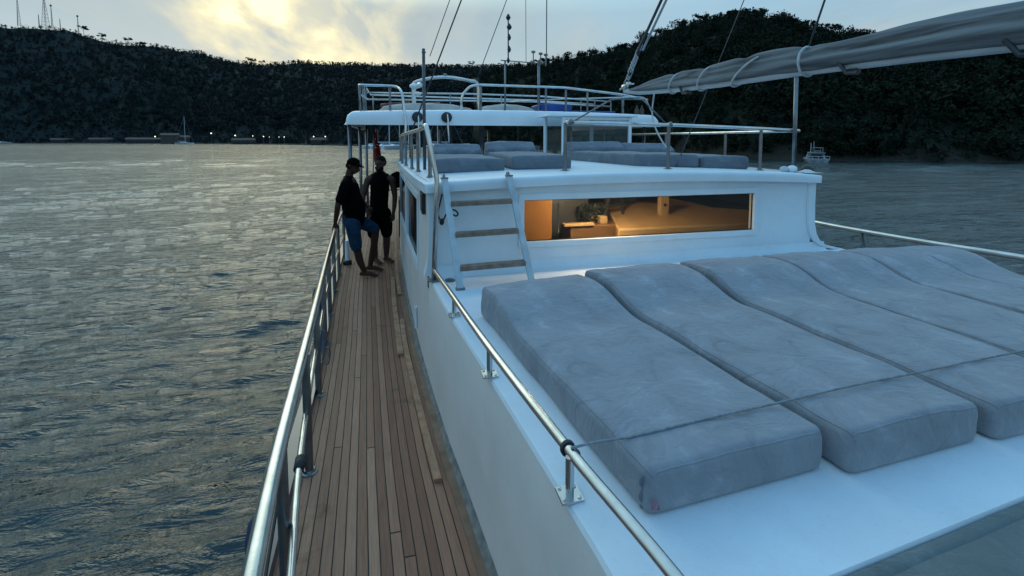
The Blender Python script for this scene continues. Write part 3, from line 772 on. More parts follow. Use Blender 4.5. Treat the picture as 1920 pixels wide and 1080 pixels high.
# trunk top: paint sheet with rolled edge
mb = MB(); rows = []
for y in [.93, .96] + yarr(1.1, 3.86, .23):
    w = Wf(y) + .010; r_ = mir(Wf(y)) + .1
    xs = [w - .004, w + .004, w + .02] + list(np.linspace(w + .1, r_ - .05, 12)) + [r_]
    zs = [TZ - .018, TZ - .003, TZ] + [TZ + .004] * 12 + [TZ - .02]
    rows.append([(x, y, z) for x, z in zip(xs, zs)])
rows.insert(0, [(p[0], .925, p[2] - .012) for p in rows[0]]); rows.insert(0, [(p[0], .925, .3) for p in rows[0]])
YFR = lambda x: .895 + .09 * (x - 1.08)
for i_ in range(4): rows[i_] = [(p[0], p[1] - .925 + YFR(p[0]), p[2]) for p in rows[i_]]
mb.grid(rows).build('trunk_top', M['white_nonskid'], yacht, smooth=True)
# scupper pipe on the coaming
mb = MB(); w = Wf(4.72); mb.tube([(w - .012, 4.72, .36), (w - .016, 4.72, .30), (w - .012, 4.72, .14)], .016, 10)
mb.build('scupper_pipe', M['gloss_white'], yacht, smooth=True)

# ---- cabin
ZR = lambda x: 1.748 - .050 * (min(abs(x - 2.15), 2.3) / 1.93) ** 2
YF = 3.83
RT_L = lambda y: Wf(y) - .035 + .01
RT_R = lambda y: float(np.interp(y, [3.7, 4.2, 5.5, 9], [4.065, 4.22, 4.36, 4.45]))
# front wall in four panels round the window opening
wx0, wx1, wz0, wz1 = 1.035, 3.345, 1.163, 1.530
mb = MB()
def wallgrid(x0, x1, zf0, zf1, n=8):
    rows = []
    for x in np.linspace(x0, x1, n): rows.append([(x, YF, zf0(x)), (x, YF, zf1(x))])
    mb.grid(rows)
fl = lambda x: TZ; top = lambda x: ZR(x) - .075
xl, xr = .25, 4.03
wallgrid(xl, wx0, fl, top); wallgrid(wx1, xr, fl, top); wallgrid(wx0, wx1, fl, lambda x: wz0); wallgrid(wx0, wx1, lambda x: wz1, top)
# reveal of the opening
mb.add([(wx0, YF, wz0), (wx1, YF, wz0), (wx1, YF, wz1), (wx0, YF, wz1), (wx0, YF + .06, wz0), (wx1, YF + .06, wz0), (wx1, YF + .06, wz1), (wx0, YF + .06, wz1)], [(0, 1, 5, 4), (1, 2, 6, 5), (2, 3, 7, 6), (3, 0, 4, 7)])
mb.build('cabin_front', M['white'], yacht)
# base fillet where the front meets the trunk top
mb = MB(); rows = []
for x in np.linspace(.30, 4.2, 30): rows.append([(x, YF - .002, TZ + .09), (x, YF - .012, TZ + .04), (x, YF - .04, TZ + .014), (x, YF - .09, TZ + .0055)])
mb.grid(rows).build('base_fillet', M['white'], yacht, smooth=True)
def ring(mb, x0, x1, z0, z1, t, y0, y1, r=.03):
    def rr(x0, x1, z0, z1, r, n=5):
        P = []
        for cx, cz, a0 in ((x1 - r, z1 - r, 0), (x0 + r, z1 - r, 90), (x0 + r, z0 + r, 180), (x1 - r, z0 + r, 270)):
            for k in range(n): a = R(a0 + 90 * k / (n - 1)); P.append((cx + r * math.cos(a), cz + r * math.sin(a)))
        return P
    A = rr(x0 - t, x1 + t, z0 - t, z1 + t, r); B = rr(x0, x1, z0, z1, .008); n = len(A)
    vs = [(x, y1, z) for x, z in A] + [(x, y0, z) for x, z in A] + [(x, y0, z) for x, z in B] + [(x, y1, z) for x, z in B]
    fs = []
    for i in range(n):
        j = (i + 1) % n
        for k in range(3): fs.append((k * n + i, k * n + j, (k + 1) * n + j, (k + 1) * n + i))
    mb.add(vs, fs)
win = MB(); ring(win, wx0 + .004, wx1 - .004, wz0 + .004, wz1 - .004, .052, YF - .016, YF + .03)
win = win.build('saloon_window', M['white'], yacht, bevel=.004)
mb = MB().box(wx0 - .0, wx1 + .0, YF + .022, YF + .030, wz0 - .0, wz1 + .0); mb.build('pane', M['pane'], win)
mb = MB(); ring(mb, wx0 + .012, wx1 - .012, wz0 + .012, wz1 - .012, .007, YF + .010, YF + .021, .01); mb.build('gasket', M['black'], win)
# corner pillars
mb = MB(); rows = []
for z, x in [(1.672, 4.02), (1.4, 4.02), (1.2, 4.03), (1.1, 4.055), (1.03, 4.10), (.98, 4.17), (.945, 4.26), (.926, 4.36)]:
    rows.append([(x - .055, YF - .002, z), (x - .045, YF - .022, z), (x + .03, YF - .022, z), (x + .05, YF + .02, z), (x + .05, YF + .25, z)])
mb.grid(rows).build('corner_pillar', M['white'], yacht, smooth=True)
mb = MB(); rows = []
for z, x in [(1.672, .235), (1.4, .235), (1.2, .232), (1.05, .225), (.98, .212), (.93, .195)]:
    rows.append([(x - .002, YF + .13, z), (x - .006, YF, z), (x + .0, YF - .02, z), (x + .062, YF - .022, z), (x + .068, YF, z)])
mb.grid(rows).build('corner_pillar', M['white'], yacht, smooth=True)
# side walls with window openings
sy = [(4.62, 6.15), (6.45, 8.2)]
mb = MB()
def sw(y0, y1, z0, z1, n=6, dx=.02):
    rows = [[(Wf(y) + dx * (z0 / 1.6), y, z0), (Wf(y) + dx * (z1 / 1.6), y, z1)] for y in np.linspace(y0, y1, n)]; mb.grid(rows)
SZ0, SZ1 = .80, 1.47
sw(3.82, 8.9, -.01, SZ0, 24); sw(3.96, 8.9, SZ1, 1.70, 24); sw(3.95, 4.62, SZ0, SZ1); sw(6.15, 6.45, SZ0, SZ1); sw(8.2, 8.9, SZ0, SZ1)
mb.build('cabin_side', M['cream'], yacht)
mb = MB(); rows = [[(RT_R(y) - .05, y, .9), (RT_R(y) - .05, y, 1.70)] for y in yarr(3.9, 8.9, .25)]; mb.grid(rows).build('cabin_side', M['cream'], yacht)
mb = MB().add([(.06, 8.88, 0), (4.4, 8.88, 0), (4.4, 8.88, 1.7), (.06, 8.88, 1.7)], [(0, 1, 2, 3)]); mb.build('aft_bulkhead', M['cream'], yacht)
for (a, b_) in sy:
    fr = MB(); f = lambda y, z: Wf(y) + .02 * z / 1.6 - .014
    def bar(y0, z0, y1, z1, t):
        dy, dz = (0, t) if abs(y1 - y0) > abs(z1 - z0) else (t, 0)
        n = 8 if dz else 1
        for k in range(n):
            ya, yb = y0 + (y1 - y0) * k / n, y0 + (y1 - y0) * (k + 1) / n; za, zb = z0 + (z1 - z0) * k / n, z0 + (z1 - z0) * (k + 1) / n
            P = lambda yy, zz, o: (f(yy, zz) + o, yy, zz)
            if dz: fr.hexa([P(ya, za, 0), P(yb, zb, 0), P(yb, zb, .03), P(ya, za, .03)], [P(ya, za + t, 0), P(yb, zb + t, 0), P(yb, zb + t, .03), P(ya, za + t, .03)])
            else: fr.hexa([P(ya, za, 0), P(ya + t, za, 0), P(ya + t, za, .03), P(ya, za, .03)], [P(yb, zb, 0), P(yb + t, zb, 0), P(yb + t, zb, .03), P(yb, zb, .03)])
    bar(a - .05, SZ1 - .01, b_ + .05, SZ1 - .01, .055); bar(a - .05, SZ0 - .045, b_ + .05, SZ0 - .045, .055); bar(a - .045, SZ0 + .0101, a - .045, SZ1 - .0101, .055); bar(b_, SZ0 + .0101, b_, SZ1 - .0101, .05)
    w = fr.build('side_window', M['white'], yacht)
    g = MB(); g.grid([[(Wf(y) + .028, y, SZ0 - .005), (Wf(y) + .032, y, SZ1 + .005)] for y in np.linspace(a - .02, b_ + .02, 6)]); g.build('pane', M['pane'], w)
    c = MB(); c.grid([[(Wf(y) + .12, y, SZ0 - .01), (Wf(y) + .12, y, SZ1 + .01)] for y in np.linspace(a + .10, b_ - .1, 4)]); c.build('curtain', M['wood_dark'], w)
mb = MB().box(Wf(4.2) - .005, Wf(4.2) + .05, 4.06, 4.36, 1.40, 1.575); mb.build('vent_opening', M['black'], yacht, bevel=.006)
# roof slab
def roof_section(y, inset=0., dz=0.):
    l, r_ = RT_L(y) + inset, RT_R(y) - inset; n = 22; T = []; B = []
    for k in range(n + 1):
        x = l + (r_ - l) * k / n; e = min(k, n - k) / n; d = .012 * (1 - min(1, e * 14)) ** 2
        T.append((x, y, ZR(x) - d - dz)); B.append((x, y, ZR(x) - .085))
    return T, B
mb = MB(); rows = []
for y, ins, dz in [(3.762, .035, .035), (3.765, .02, .018), (3.775, .008, .006), (3.80, 0, 0)] + [(q, 0, 0) for q in yarr(4.1, 8.9, .4)]:
    T, B = roof_section(y, ins, dz); rows.append(T + B[::-1])
k = len(rows[0]); vs = [p for r_ in rows for p in r_]; fs = [(i * k + j, i * k + (j + 1) % k, (i + 1) * k + (j + 1) % k, (i + 1) * k + j) for i in range(len(rows) - 1) for j in range(k)]
fs += [tuple(range(k - 1, -1, -1)), tuple((len(rows) - 1) * k + j for j in range(k))]
mb.add(vs, fs).build('cabin_roof', M['white'], yacht, smooth=True, angle=50)
# interior, seen through the front pane
room = MB(); x0, x1, y0, y1, z0, z1 = .42, 4.0, YF + .07, 7.6, .25, 1.63
room.add([(x0, y0, z0), (x1, y0, z0), (x1, y1, z0), (x0, y1, z0), (x0, y0, z1), (x1, y0, z1), (x1, y1, z1), (x0, y1, z1)], [(0, 1, 2, 3), (4, 5, 6, 7), (1, 2, 6, 5), (2, 3, 7, 6), (3, 0, 4, 7)])
room.build('saloon_lining', M['interior'], yacht)
MB().box(.6, 1.42, 4.22, 4.28, .9, 1.62).build('wood_panel', M['panel_wood'], yacht, bevel=.004)
MB().box(1.43, 2.0, 4.7, 5.0, .6, 1.6).build('fridge_cabinet', M['dark'], yacht, bevel=.01)
MB().tube([(1.40, 3.98, 1.2), (1.40, 3.98, 1.47)], .008, 8).build('grab_handle', M['steel'], yacht, smooth=True)
MB().box(1.9, 2.7, 7.5, 7.58, .95, 1.5).build('back_window', M['dark_glass'], yacht)
MB().box(2.85, 3.95, 7.5, 7.58, .95, 1.5).build('back_window', M['dark_glass'], yacht)
MB().box(3.9, 3.98, 4.4, 7.2, 1.18, 1.56).build('side_glazing', M['dark_glass'], yacht)
MB().hexa([(2.15, 4.3, .8), (3.9, 3.98, .8), (3.9, 4.35, .8), (2.5, 5.4, .8)], [(2.15, 4.3, 1.14), (3.9, 3.98, 1.2), (3.9, 4.35, 1.26), (2.5, 5.4, 1.30)]).build('settee_back', M['interior'], yacht, bevel=.02)
MB().box(1.70, 2.25, 4.45, 4.8, .8, 1.16).build('counter', M['counter'], yacht, bevel=.01)
post = MB().box(2.78, 2.88, 4.55, 4.62, .9, 1.62).build('interior_post', M['interior'], yacht, bevel=.004)
for z in (1.33, 1.52): MB().lathe((2.83, 4.548, z), [(.018, -.006), (.018, 0)], 14, 'y').build('switch', M['black'], post)
mb = MB()
for a, b_ in [((2.1, 4.6, .9), (2.18, 4.6, 1.42)), ((2.45, 4.75, .9), (2.42, 4.75, 1.40)), ((2.1, 4.62, 1.30), (2.45, 4.75, 1.34)), ((2.12, 4.62, 1.42), (2.42, 4.75, 1.40))]: mb.tube([a, b_], .018, 6)
mb.build('chair_frame', M['dark'], yacht)
mb = MB(); g_ = random.Random(4)
for k in range(220):
    c = Vector((2.0 + g_.uniform(-.15, .15), 4.62 + g_.uniform(-.06, .06), 1.25 + g_.uniform(-.08, .09))); a = Vector((g_.gauss(0, 1), g_.gauss(0, 1), g_.gauss(0, 1))).normalized() * .035; b_ = a.cross(Vector((g_.gauss(0, 1), g_.gauss(0, 1), 1))).normalized() * .013
    mb.add([c - a, c + b_, c + a, c - b_], [(0, 1, 2, 3)])
hp = mb.build('house_plant', M['plant'], yacht)
MB().tube([(2.0, 4.62, 1.165), (2.0, 4.62, 1.23)], .035, 8).build('pot', M['counter'], hp)
mb = MB(); mb.tube([(1.55, 4.95, .9), (1.55, 4.95, 1.42)], .01, 6); mb.lathe((1.55, 4.95, 1.40), [(.07, 0), (.04, .10)], 14); mb.build('table_lamp', M['beige'], yacht, smooth=True)
mb = MB().box(2.42, 2.72, 4.98, 5.04, 1.30, 1.52); mb.build('picture_frame', M['dark'], yacht, bevel=.004)
mb = MB().box(1.62, 1.95, 4.42, 4.5, 1.161, 1.19); mb.box(2.05, 2.13, 4.5, 4.58, 1.161, 1.24); mb.build('counter_clutter', M['interior'], yacht, bevel=.006)
pl = bpy.data.lights.new('saloon_lamp', 'POINT'); pl.energy = 60.; pl.color = (1, .76, .44); pl.shadow_soft_size = .08
po = bpy.data.objects.new('saloon_lamp', pl); COL.objects.link(po); po.parent = yacht; po.location = (1.85 - 2.3, 4.0 - 8, 1.59 - SEA)

# ---- rails
def flange(mb, x, y, z, s=.042):
    mb.box(x - s, x + s, y - s, y + s, z + .001, z + .009)
    for a in (-1, 1):
        for b_ in (-1, 1): mb.lathe((x + a * s * .68, y + b_ * s * .68, z + .008), [(.007, 0), (.006, .004), (.002, .005)], 8)
def stanchion(parent, foot, topz, r=.02, sq=False, s=.042, m='steel'):
    mb = MB(); x, y, z = foot
    mb.tube([(x, y, z + .003), (x, y, topz)], r, 12)
    if sq: flange(mb, x, y, z, s)
    else: mb.lathe((x, y, z), [(s, .001), (s, .006), (r * 1.5, .010), (r * 1.3, .022)], 18)
    return mb.build('stanchion', M[m], parent, smooth=True, angle=35)

# port-side-of-picture deck rail
rp = [(-.30, .3, .75), (-.365, .8, .75), (-.443, 1.44, .75), (-.504, 2.02, .75), (-.56, 2.75, .755), (-.655, 4.0, .757), (-.78, 5.6, .76), (-.885, 7.1, .765), (-.93, 7.9, .77), (-.96, 8.7, .77)]
mb = MB(); mb.tube(spline(rp, 6), .031, 16); rail = mb.build('side_rail', M['steel'], yacht, smooth='all')
mp_ = [(-.30, .9, .36), (-.426, 1.82, .37), (-.525, 2.525, .375), (-.62, 3.47, .38), (-.70, 4.4, .38), (-.79, 5.5, .38), (-.89, 7.3, .38), (-.94, 8.7, .38)]
mb = MB(); mb.tube(spline(mp_, 6), .017, 12); mb.build('middle_rail', M['steel'], rail, smooth='all')
for y, x in [(1.0, -.40), (2.08, -.505), (2.96, -.563), (3.88, -.648), (4.8, -.728), (5.7, -.80), (6.6, -.858), (7.45, -.90), (8.6, -.94)]:
    stanchion(rail, (x, y, 0.0), .75, .025, s=.05, m='steel_dull_shaded')  # darker steel than the rail, standing in for backlit posts
mb = MB(); mb.tube([(-.515, 2.45, .375), (-.522, 2.53, .375)], .027, 12); mb.build('rubber_clamp', M['black'], rail, smooth='all')
# brow rail on the trunk edge
bp_ = [(.66, .3, 1.055), (.592, .874, 1.055), (.514, 1.336, 1.055), (.405, 2.14, 1.055), (.325, 2.92, 1.05), (.262, 3.68, 1.02)]
mb = MB(); mb.tube(spline(bp_, 6), .0175, 16); tr = mb.build('trunk_rail', M['steel'], yacht, smooth='all')
for x, y in [(.507, 1.315), (.408, 2.125), (.334, 2.922), (.60, .5)]: stanchion(tr, (x, y, TZ), 1.05, .014, True, .036)
# tall grab pole on the cabin corner running back as the roof's side rail
gp = fillet([(.262, 3.70, TZ), (.300, 3.72, 1.72), (.222, 3.76, 2.155), (.20, 4.4, 2.13), (.14, 5.4, 2.12), (.08, 6.6, 2.11), (.04, 8.1, 2.10)], .06)
mb = MB(); mb.tube(gp, .019, 14); rr_ = mb.build('roof_side_rail', M['steel'], yacht, smooth='all')
mb = MB(); flange(mb, .262, 3.70, TZ + .004, .045); mb.build('foot_plate', M['steel_dull_shaded'], rr_)
for x, y, tz in [(.285, 4.33, 2.13), (.215, 5.2, 2.12), (.165, 5.75, 2.12), (.11, 6.5, 2.11), (.07, 7.2, 2.10), (.05, 8.0, 2.10)]: stanchion(rr_, (x, y, ZR(x) - .004), tz, .017, s=.035, m='steel_dull_shaded')
# front roof rail
mb = MB(); mb.tube(fillet([(1.555, 4.22, 2.205), (2.66, 4.22, 2.188), (3.76, 4.22, 2.155), (4.24, 4.22, 2.135), (4.27, 4.5, 2.135), (4.33, 6, 2.135), (4.36, 8.3, 2.14)], .04), .018, 14)
fr_ = mb.build('roof_front_rail', M['steel'], yacht, smooth='all')
for x, y, tz in [(1.555, 4.24, 2.20), (2.66, 4.24, 2.188), (3.76, 4.24, 2.15), (4.31, 5.5, 2.13), (4.34, 7.0, 2.13)]: stanchion(fr_, (x, y, ZR(x) - .002), tz, .017, s=.045, m='steel_dull_shaded')
# boom crutch: two braces and a bar standing on the rail
mb = MB(); mb.tube([(1.60, 4.22, 2.20), (2.02, 4.24, 2.425), (2.10, 4.24, 2.437), (2.36, 4.24, 2.437), (2.62, 4.22, 2.195)], .008, 8)
mb.ball((1.6, 4.215, 2.205), .03, .03, .035); mb.ball((2.66, 4.215, 2.19), .022, .03, .03); mb.build('boom_crutch', M['steel_dull_shaded'], yacht, smooth='all')
# corner post on the roof with padding at its foot
mb = MB(); mb.tube([(4.15, 4.19, 1.70), (4.13, 4.19, 2.70)], .021, 12); mb.build('corner_post', M['steel_dull_shaded'], yacht, smooth='all')
mb = MB(); mb.tube([(.30, 5.45, 1.69), (.305, 5.45, 3.06)], .018, 10); mb.tube([(.285, 5.45, 3.02), (.33, 5.45, 3.02)], .009, 6); mb.build('signal_post', M['wire'], yacht, smooth='all')
# far side deck rail
q = [(5.42, 8.5, .98), (5.36, 7, .98), (5.28, 5.6, .975), (5.2, 4.6, .98), (5.16, 3.5, 1.01), (5.12, 2.6, 1.05), (5.0, 1.2, 1.08), (4.8, 0, 1.1)]
mb = MB(); mb.tube(spline(q, 5), .026, 12); r2 = mb.build('side_rail', M['steel'], yacht, smooth='all')
q2 = [(5.28, 5.6, .60), (5.2, 4.4, .70), (5.14, 3.2, .76), (5.0, 1.2, .78)]
mb = MB(); mb.tube(spline(q2, 5), .012, 8); mb.build('middle_rail', M['steel'], r2, smooth='all')
for y, x, t in [(6.0, 5.30, .98), (4.25, 5.18, .99), (2.2, 5.08, 1.06)]:
    mb = MB(); mb.tube([(x + .02, y - .25, 0), (x, y, t)], .024, 10); mb.build('stanchion', M['wire'], r2, smooth='all')

# ---- awning over the cockpit
AZ = lambda x: 2.56 + .06 * (1 - ((x - 2.25) / 3.15) ** 2)
mb = MB(); rows = []
for y, ins, d in [(8.93, .04, .16), (8.94, .02, .10), (8.97, .01, .04), (9.03, 0, .01), (9.12, 0, 0), (11, 0, 0), (13.8, 0, 0), (14, .02, .03)]:
    T = []; B = []; us = [-.90, -.899, -.893, -.88, -.86, -.83, -.79, -.74] + list(np.linspace(-.6, 5.1, 16)) + [5.24, 5.29, 5.33, 5.36, 5.38, 5.393, 5.399, 5.40]
    for k, x in enumerate(us):
        e = min(x + .90, 5.40 - x); q_ = max(0, 1 - e / .16); dd = .19 * (1 - math.sqrt(1 - q_ * q_))
        xx = x + (ins if x < 2 else -ins) * (1 if e < .3 else 0)
        lip = y < 9.1 or e < .02
        T.append((xx, y, max(AZ(x) - dd - d, 2.34))); B.append((xx - (.03 if k == 0 else -.03 if k == len(us) - 1 else 0), y, 2.312 if lip else 2.50))
    rows.append(T + B[::-1])
k = len(rows[0]); vs = [p for r_ in rows for p in r_]; fs = [(i * k + j, i * k + (j + 1) % k, (i + 1) * k + (j + 1) % k, (i + 1) * k + j) for i in range(len(rows) - 1) for j in range(k)]
fs += [tuple(range(k - 1, -1, -1)), tuple((len(rows) - 1) * k + j for j in range(k))]
mb.add(vs, fs).build('awning_roof', M['gloss_white'], yacht, smooth=True, angle=60)
for x, y, r_ in [(-.86, 9.25, .035), (-.83, 11.3, .035), (-.83, 13.6, .035), (-.55, 13.7, .03), (1.05, 9.6, .03), (1.66, 9.4, .05), (2.42, 9.4, .022), (2.6, 13.6, .03), (3.4, 9.9, .055), (5.2, 9.25, .03), (5.2, 11.3, .03), (5.2, 13.6, .03), (.35, 13.7, .03), (1.2, 13.7, .03)]:
    MB().tube([(x, y, 0), (x, y, 2.33)], r_, 12).build('awning_post', M['steel_dull_shaded'], yacht, smooth='all')
# rails of the awning deck
def rail(name, polys, r=.02, m='steel', posts=()):
    mb = MB()
    for p in polys: mb.tube(p, r, 10)
    o = mb.build(name, M[m], yacht, smooth='all')
    for x, y, z0_, z1_ in posts:
        MB().tube([(x, y, z0_), (x, y, z1_)], r * .9, 8).build('stanchion', M['steel_dull_shaded'], o, smooth='all')
    return o
rail('awning_rail', [fillet([(-.66, 10.9, 3.20), (-.69, 9.3, 3.06), (.0, 9.3, 3.06), (.10, 8.95, 2.93), (.165, 8.85, 2.33), (.10, 8.8, 1.70)], .16)], .024, posts=[(-.67, 9.35, 2.56, 3.05), (-.12, 9.32, 2.56, 3.05), (.12, 9.3, 2.56, 2.9), (-.66, 10.2, 2.56, 3.12), (-.66, 10.9, 2.56, 3.2)])
rail('awning_rail', [[(-.66, 10.9, 3.07), (1.6, 10.9, 3.10), (3.4, 10.9, 3.08), (5.2, 10.9, 2.98)], [(-.66, 10.9, 3.20), (-.6, 11.9, 3.12), (1.4, 12, 3.10), (3.4, 12, 3.08), (5.2, 12, 3.0)], [(-.64, 9.35, 2.88), (-.62, 10.9, 2.93), (3.2, 10.9, 2.95), (5.2, 10.9, 2.86)]], .018, posts=[(-.55, 11.9, 2.56, 3.12), (1.2, 10.9, 2.58, 3.1), (2.4, 10.9, 2.6, 3.1), (3.3, 10.9, 2.6, 3.08), (4.4, 10.9, 2.58, 3.0), (5.2, 10.9, 2.5, 2.98)])
rail('awning_rail', [fillet([(1.24, 9.3, 2.6), (1.24, 9.3, 2.9), (1.42, 9.3, 3.10), (1.62, 9.3, 3.125), (3.4, 9.3, 3.115), (4.72, 9.3, 3.0), (5.3, 9.3, 2.9)], .12)], .024, posts=[(1.63, 9.3, 2.6, 3.11), (3.42, 9.3, 2.62, 3.10), (3.0, 9.35, 2.62, 3.10), (4.72, 9.3, 2.58, 3.0), (3.9, 9.3, 2.58, 3.06)])
rail('guard_rail', [fillet([(2.4, 10.0, 2.86), (3.2, 9.7, 2.90), (4.9, 9.1, 2.94), (5.12, 9.1, 2.93), (5.3, 9.1, 2.62)], .08)], .014, posts=[(3.0, 9.78, 2.6, 2.89), (4.1, 9.38, 2.58, 2.92), (4.65, 9.2, 2.56, 2.93)])
rail('pipe_arch', [spline([(.34, 10, 2.6), (.34, 10, 3.08), (.42, 10, 3.24), (.95, 10, 3.345), (1.5, 10, 3.29), (1.68, 10, 3.2), (1.69, 10, 2.6)], 6)], .032, posts=[(1.0, 10, 3.34, 3.42)])
mb = MB(); mb.ball((.36, 9.9, 3.13), .10, .08, .06); mb.ball((.42, 9.9, 2.98), .08, .07, .04); mb.tube([(.36, 9.9, 2.6), (.36, 9.9, 3.1)], .03, 8); mb.lathe((.46, 9.85, 3.15), [(.02, -.1), (.055, -.02), (.06, 0)], 12, 'y')
mb.build('horn_cluster', M['gloss_white'], yacht, smooth=True)
# light mast and aerials
mb = MB(); mb.tube([(2.17, 9.5, 2.6), (2.17, 9.5, 3.65)], .02, 8); mb.tube([(2.08, 9.5, 3.655), (3.0, 9.5, 3.62)], .012, 6); mb.tube([(2.89, 9.5, 2.6), (2.89, 9.5, 3.66)], .03, 8)
lm = mb.build('light_mast', M['steel_dull_shaded'], yacht, smooth='all')
MB().tube([(2.237, 9.5, 3.64), (2.237, 9.5, 4.58)], .014, 8).build('mast_staff', M['wire'], lm, smooth='all')
for z, s, dx in [(4.52, .05, 0), (4.33, .055, .02), (4.12, .04, .02), (3.88, .04, .02), (3.66, .035, 0)]:
    MB().lathe((2.237 + dx, 9.5, z), [(.012, -.06), (s * .7, -.04), (s, 0), (s * .6, .04), (.01, .07)], 12).build('navigation_lantern', M['dark'], lm, smooth=True)
MB().tube([(3.055, 9.5, 3.60), (3.055, 9.5, 5.6)], .011, 6).build('whip_aerial', M['wire'], lm)
MB().tube([(2.615, 9.5, 3.62), (2.60, 9.5, 5.6)], .006, 6).build('whip_aerial', M['wire'], lm)
for x, z in [(2.77, 3.85), (2.93, 3.82), (3.04, 3.80)]:
    MB().lathe((x, 9.5, z), [(.012, -.22), (.012, -.03), (.045, -.01), (.045, .02), (.02, .03)], 12).build('mushroom_aerial', M['steel_dull_shaded'], lm, smooth=True)
# deck lamps on the awning front, rods below
for x, zb in [(.37, 1.60), (.91, 1.98)]:
    mb = MB().lathe((x, 8.9, 2.46), [(.10, .03), (.10, 0), (.085, -.015), (.04, -.02)], 20, 'y'); dl = mb.build('deck_lamp', M['dark'], yacht, smooth=True)
    mb = MB(); mb.tube([(x + .01, 8.88, 2.52), (x + .02, 8.86, 2.40), (x + .015, 8.85, 2.3), (x + .03, 8.85, 2.1), (x + .03, 8.85, zb)], .016, 8); mb.build('lamp_bracket', M['steel'], dl, smooth='all')
# helm windscreen
sc = MB()
for (x, y) in [(2.90, 8.0), (2.72, 8.5), (4.20, 8.0), (3.7, 8.6)]: sc.box(x - .03, x + .03, y - .03, y + .03, 1.70, 2.455)
sc.box(2.60, 4.32, 7.92, 8.72, 2.456, 2.49); sc.box(2.93, 4.17, 7.985, 8.015, 2.40, 2.4555)
sc = sc.build('helm_windscreen', M['gloss_white'], yacht, bevel=.008)
MB().box(2.935, 4.165, 7.995, 8.003, 1.74, 2.398).build('glass', M['screen'], sc)
MB().add([(2.895, 8.03, 1.74), (2.72, 8.47, 1.74), (2.72, 8.47, 2.44), (2.895, 8.03, 2.44)], [(0, 1, 2, 3)]).build('glass', M['screen'], sc)
# cockpit furniture under the awning
mb = MB().box(.05, .75, 9.6, 10.3, 0, 1.02); mb.box(.02, .78, 9.57, 10.33, 1.021, 1.06); mb.build('cockpit_counter', M['gloss_white'], yacht, bevel=.01)
mb = MB().box(-.0, .06, 9.55, 10.2, .1, .85); mb.build('dark_locker', M['dark'], yacht, bevel=.01)
mb = MB().box(1.4, 4.4, 12.6, 13.4, .1, 1.25); mb.box(1.4, 4.4, 13.3, 13.5, 1.2, 1.6); mb.build('aft_seat', M['dark'], yacht, bevel=.05)
mb = MB().box(2.2, 3.4, 10.2, 11.2, 1.25, 1.30); mb.tube([(2.8, 10.7, 0), (2.8, 10.7, 1.25)], .05, 10); mb.build('cockpit_table', M['beige'], yacht, bevel=.01)

# ---- rigging
def wire(a, b_, r, label=None, m='wire', ext=2.6):
    A, B = Vector(a), Vector(b_); top_ = A + (B - A) * ext
    MB().tube([A, top_], r, 6).build('rigging_wire', M[m], yacht, smooth='all')
wire((.375, 5.46, 2.98), (.60, 5.46, 3.60), .0045)
wire((.19, 6, 2.18), (.81, 6, 3.782), .009)
wire((.993, 6, 2.786), (1.392, 6, 3.822), .005)
wire((2.98, 4.6, 1.73), (3.782, 4.6, 3.592), .006)
wire((2.30, 2.26, 2.56), (2.40, 2.22, 2.95), .006)

# ================================================================== BOOM, SAIL, TACKLE
bl = [(4.50, 2.545), (4.2, 2.50), (3.6, 2.466), (3.0, 2.446), (2.3, 2.437), (1.7, 2.418), (1.3, 2.400), (.2, 2.35), (-.6, 2.32)]
boom = thing('boom', 'pale grey sail boom reaching in from the right above the cabin roof', 'boom', (2.3, 4.5, 2.5))
mb = MB(); rows = []
mb.tube([(2.3, y, z) for y, z in bl], [.022, .022, .022, .022, .023, .023, .024, .026, .026], 14, flat=1.15)
mb.build('spar', M['boom'], boom, smooth='all')
mb = MB(); mb.ball((2.3, 4.5, 2.585), .035, .05, .03); mb.tube([(2.27, 4.55, 2.56), (2.27, 4.40, 2.60), (2.33, 4.36, 2.60)], .009, 6); mb.ball((2.3, 4.42, 2.61), .028, .028, .02); mb.build('end_fitting', M['steel'], boom, smooth='all')
for y in (3.42, 1.98, 1.28):
    z = float(np.interp(-y, [-t[0] for t in bl], [t[1] for t in bl]))
    mb = MB(); mb.box(2.285, 2.315, y - .035, y + .02, z - .042, z - .02); mb.tube([(2.262, y + .05, z + .02), (2.262, y, z - .045), (2.262, y - .06, z - .05)], .010, 6); mb.tube([(2.338, y + .05, z + .02), (2.338, y, z - .045)], .010, 6)
    mb.build('boom_cleat', M['dark'], boom, smooth=True)
sail = thing('furled_sail', 'grey furled sail lashed along the top of the boom', 'sail', (2.3, 3, 2.5))
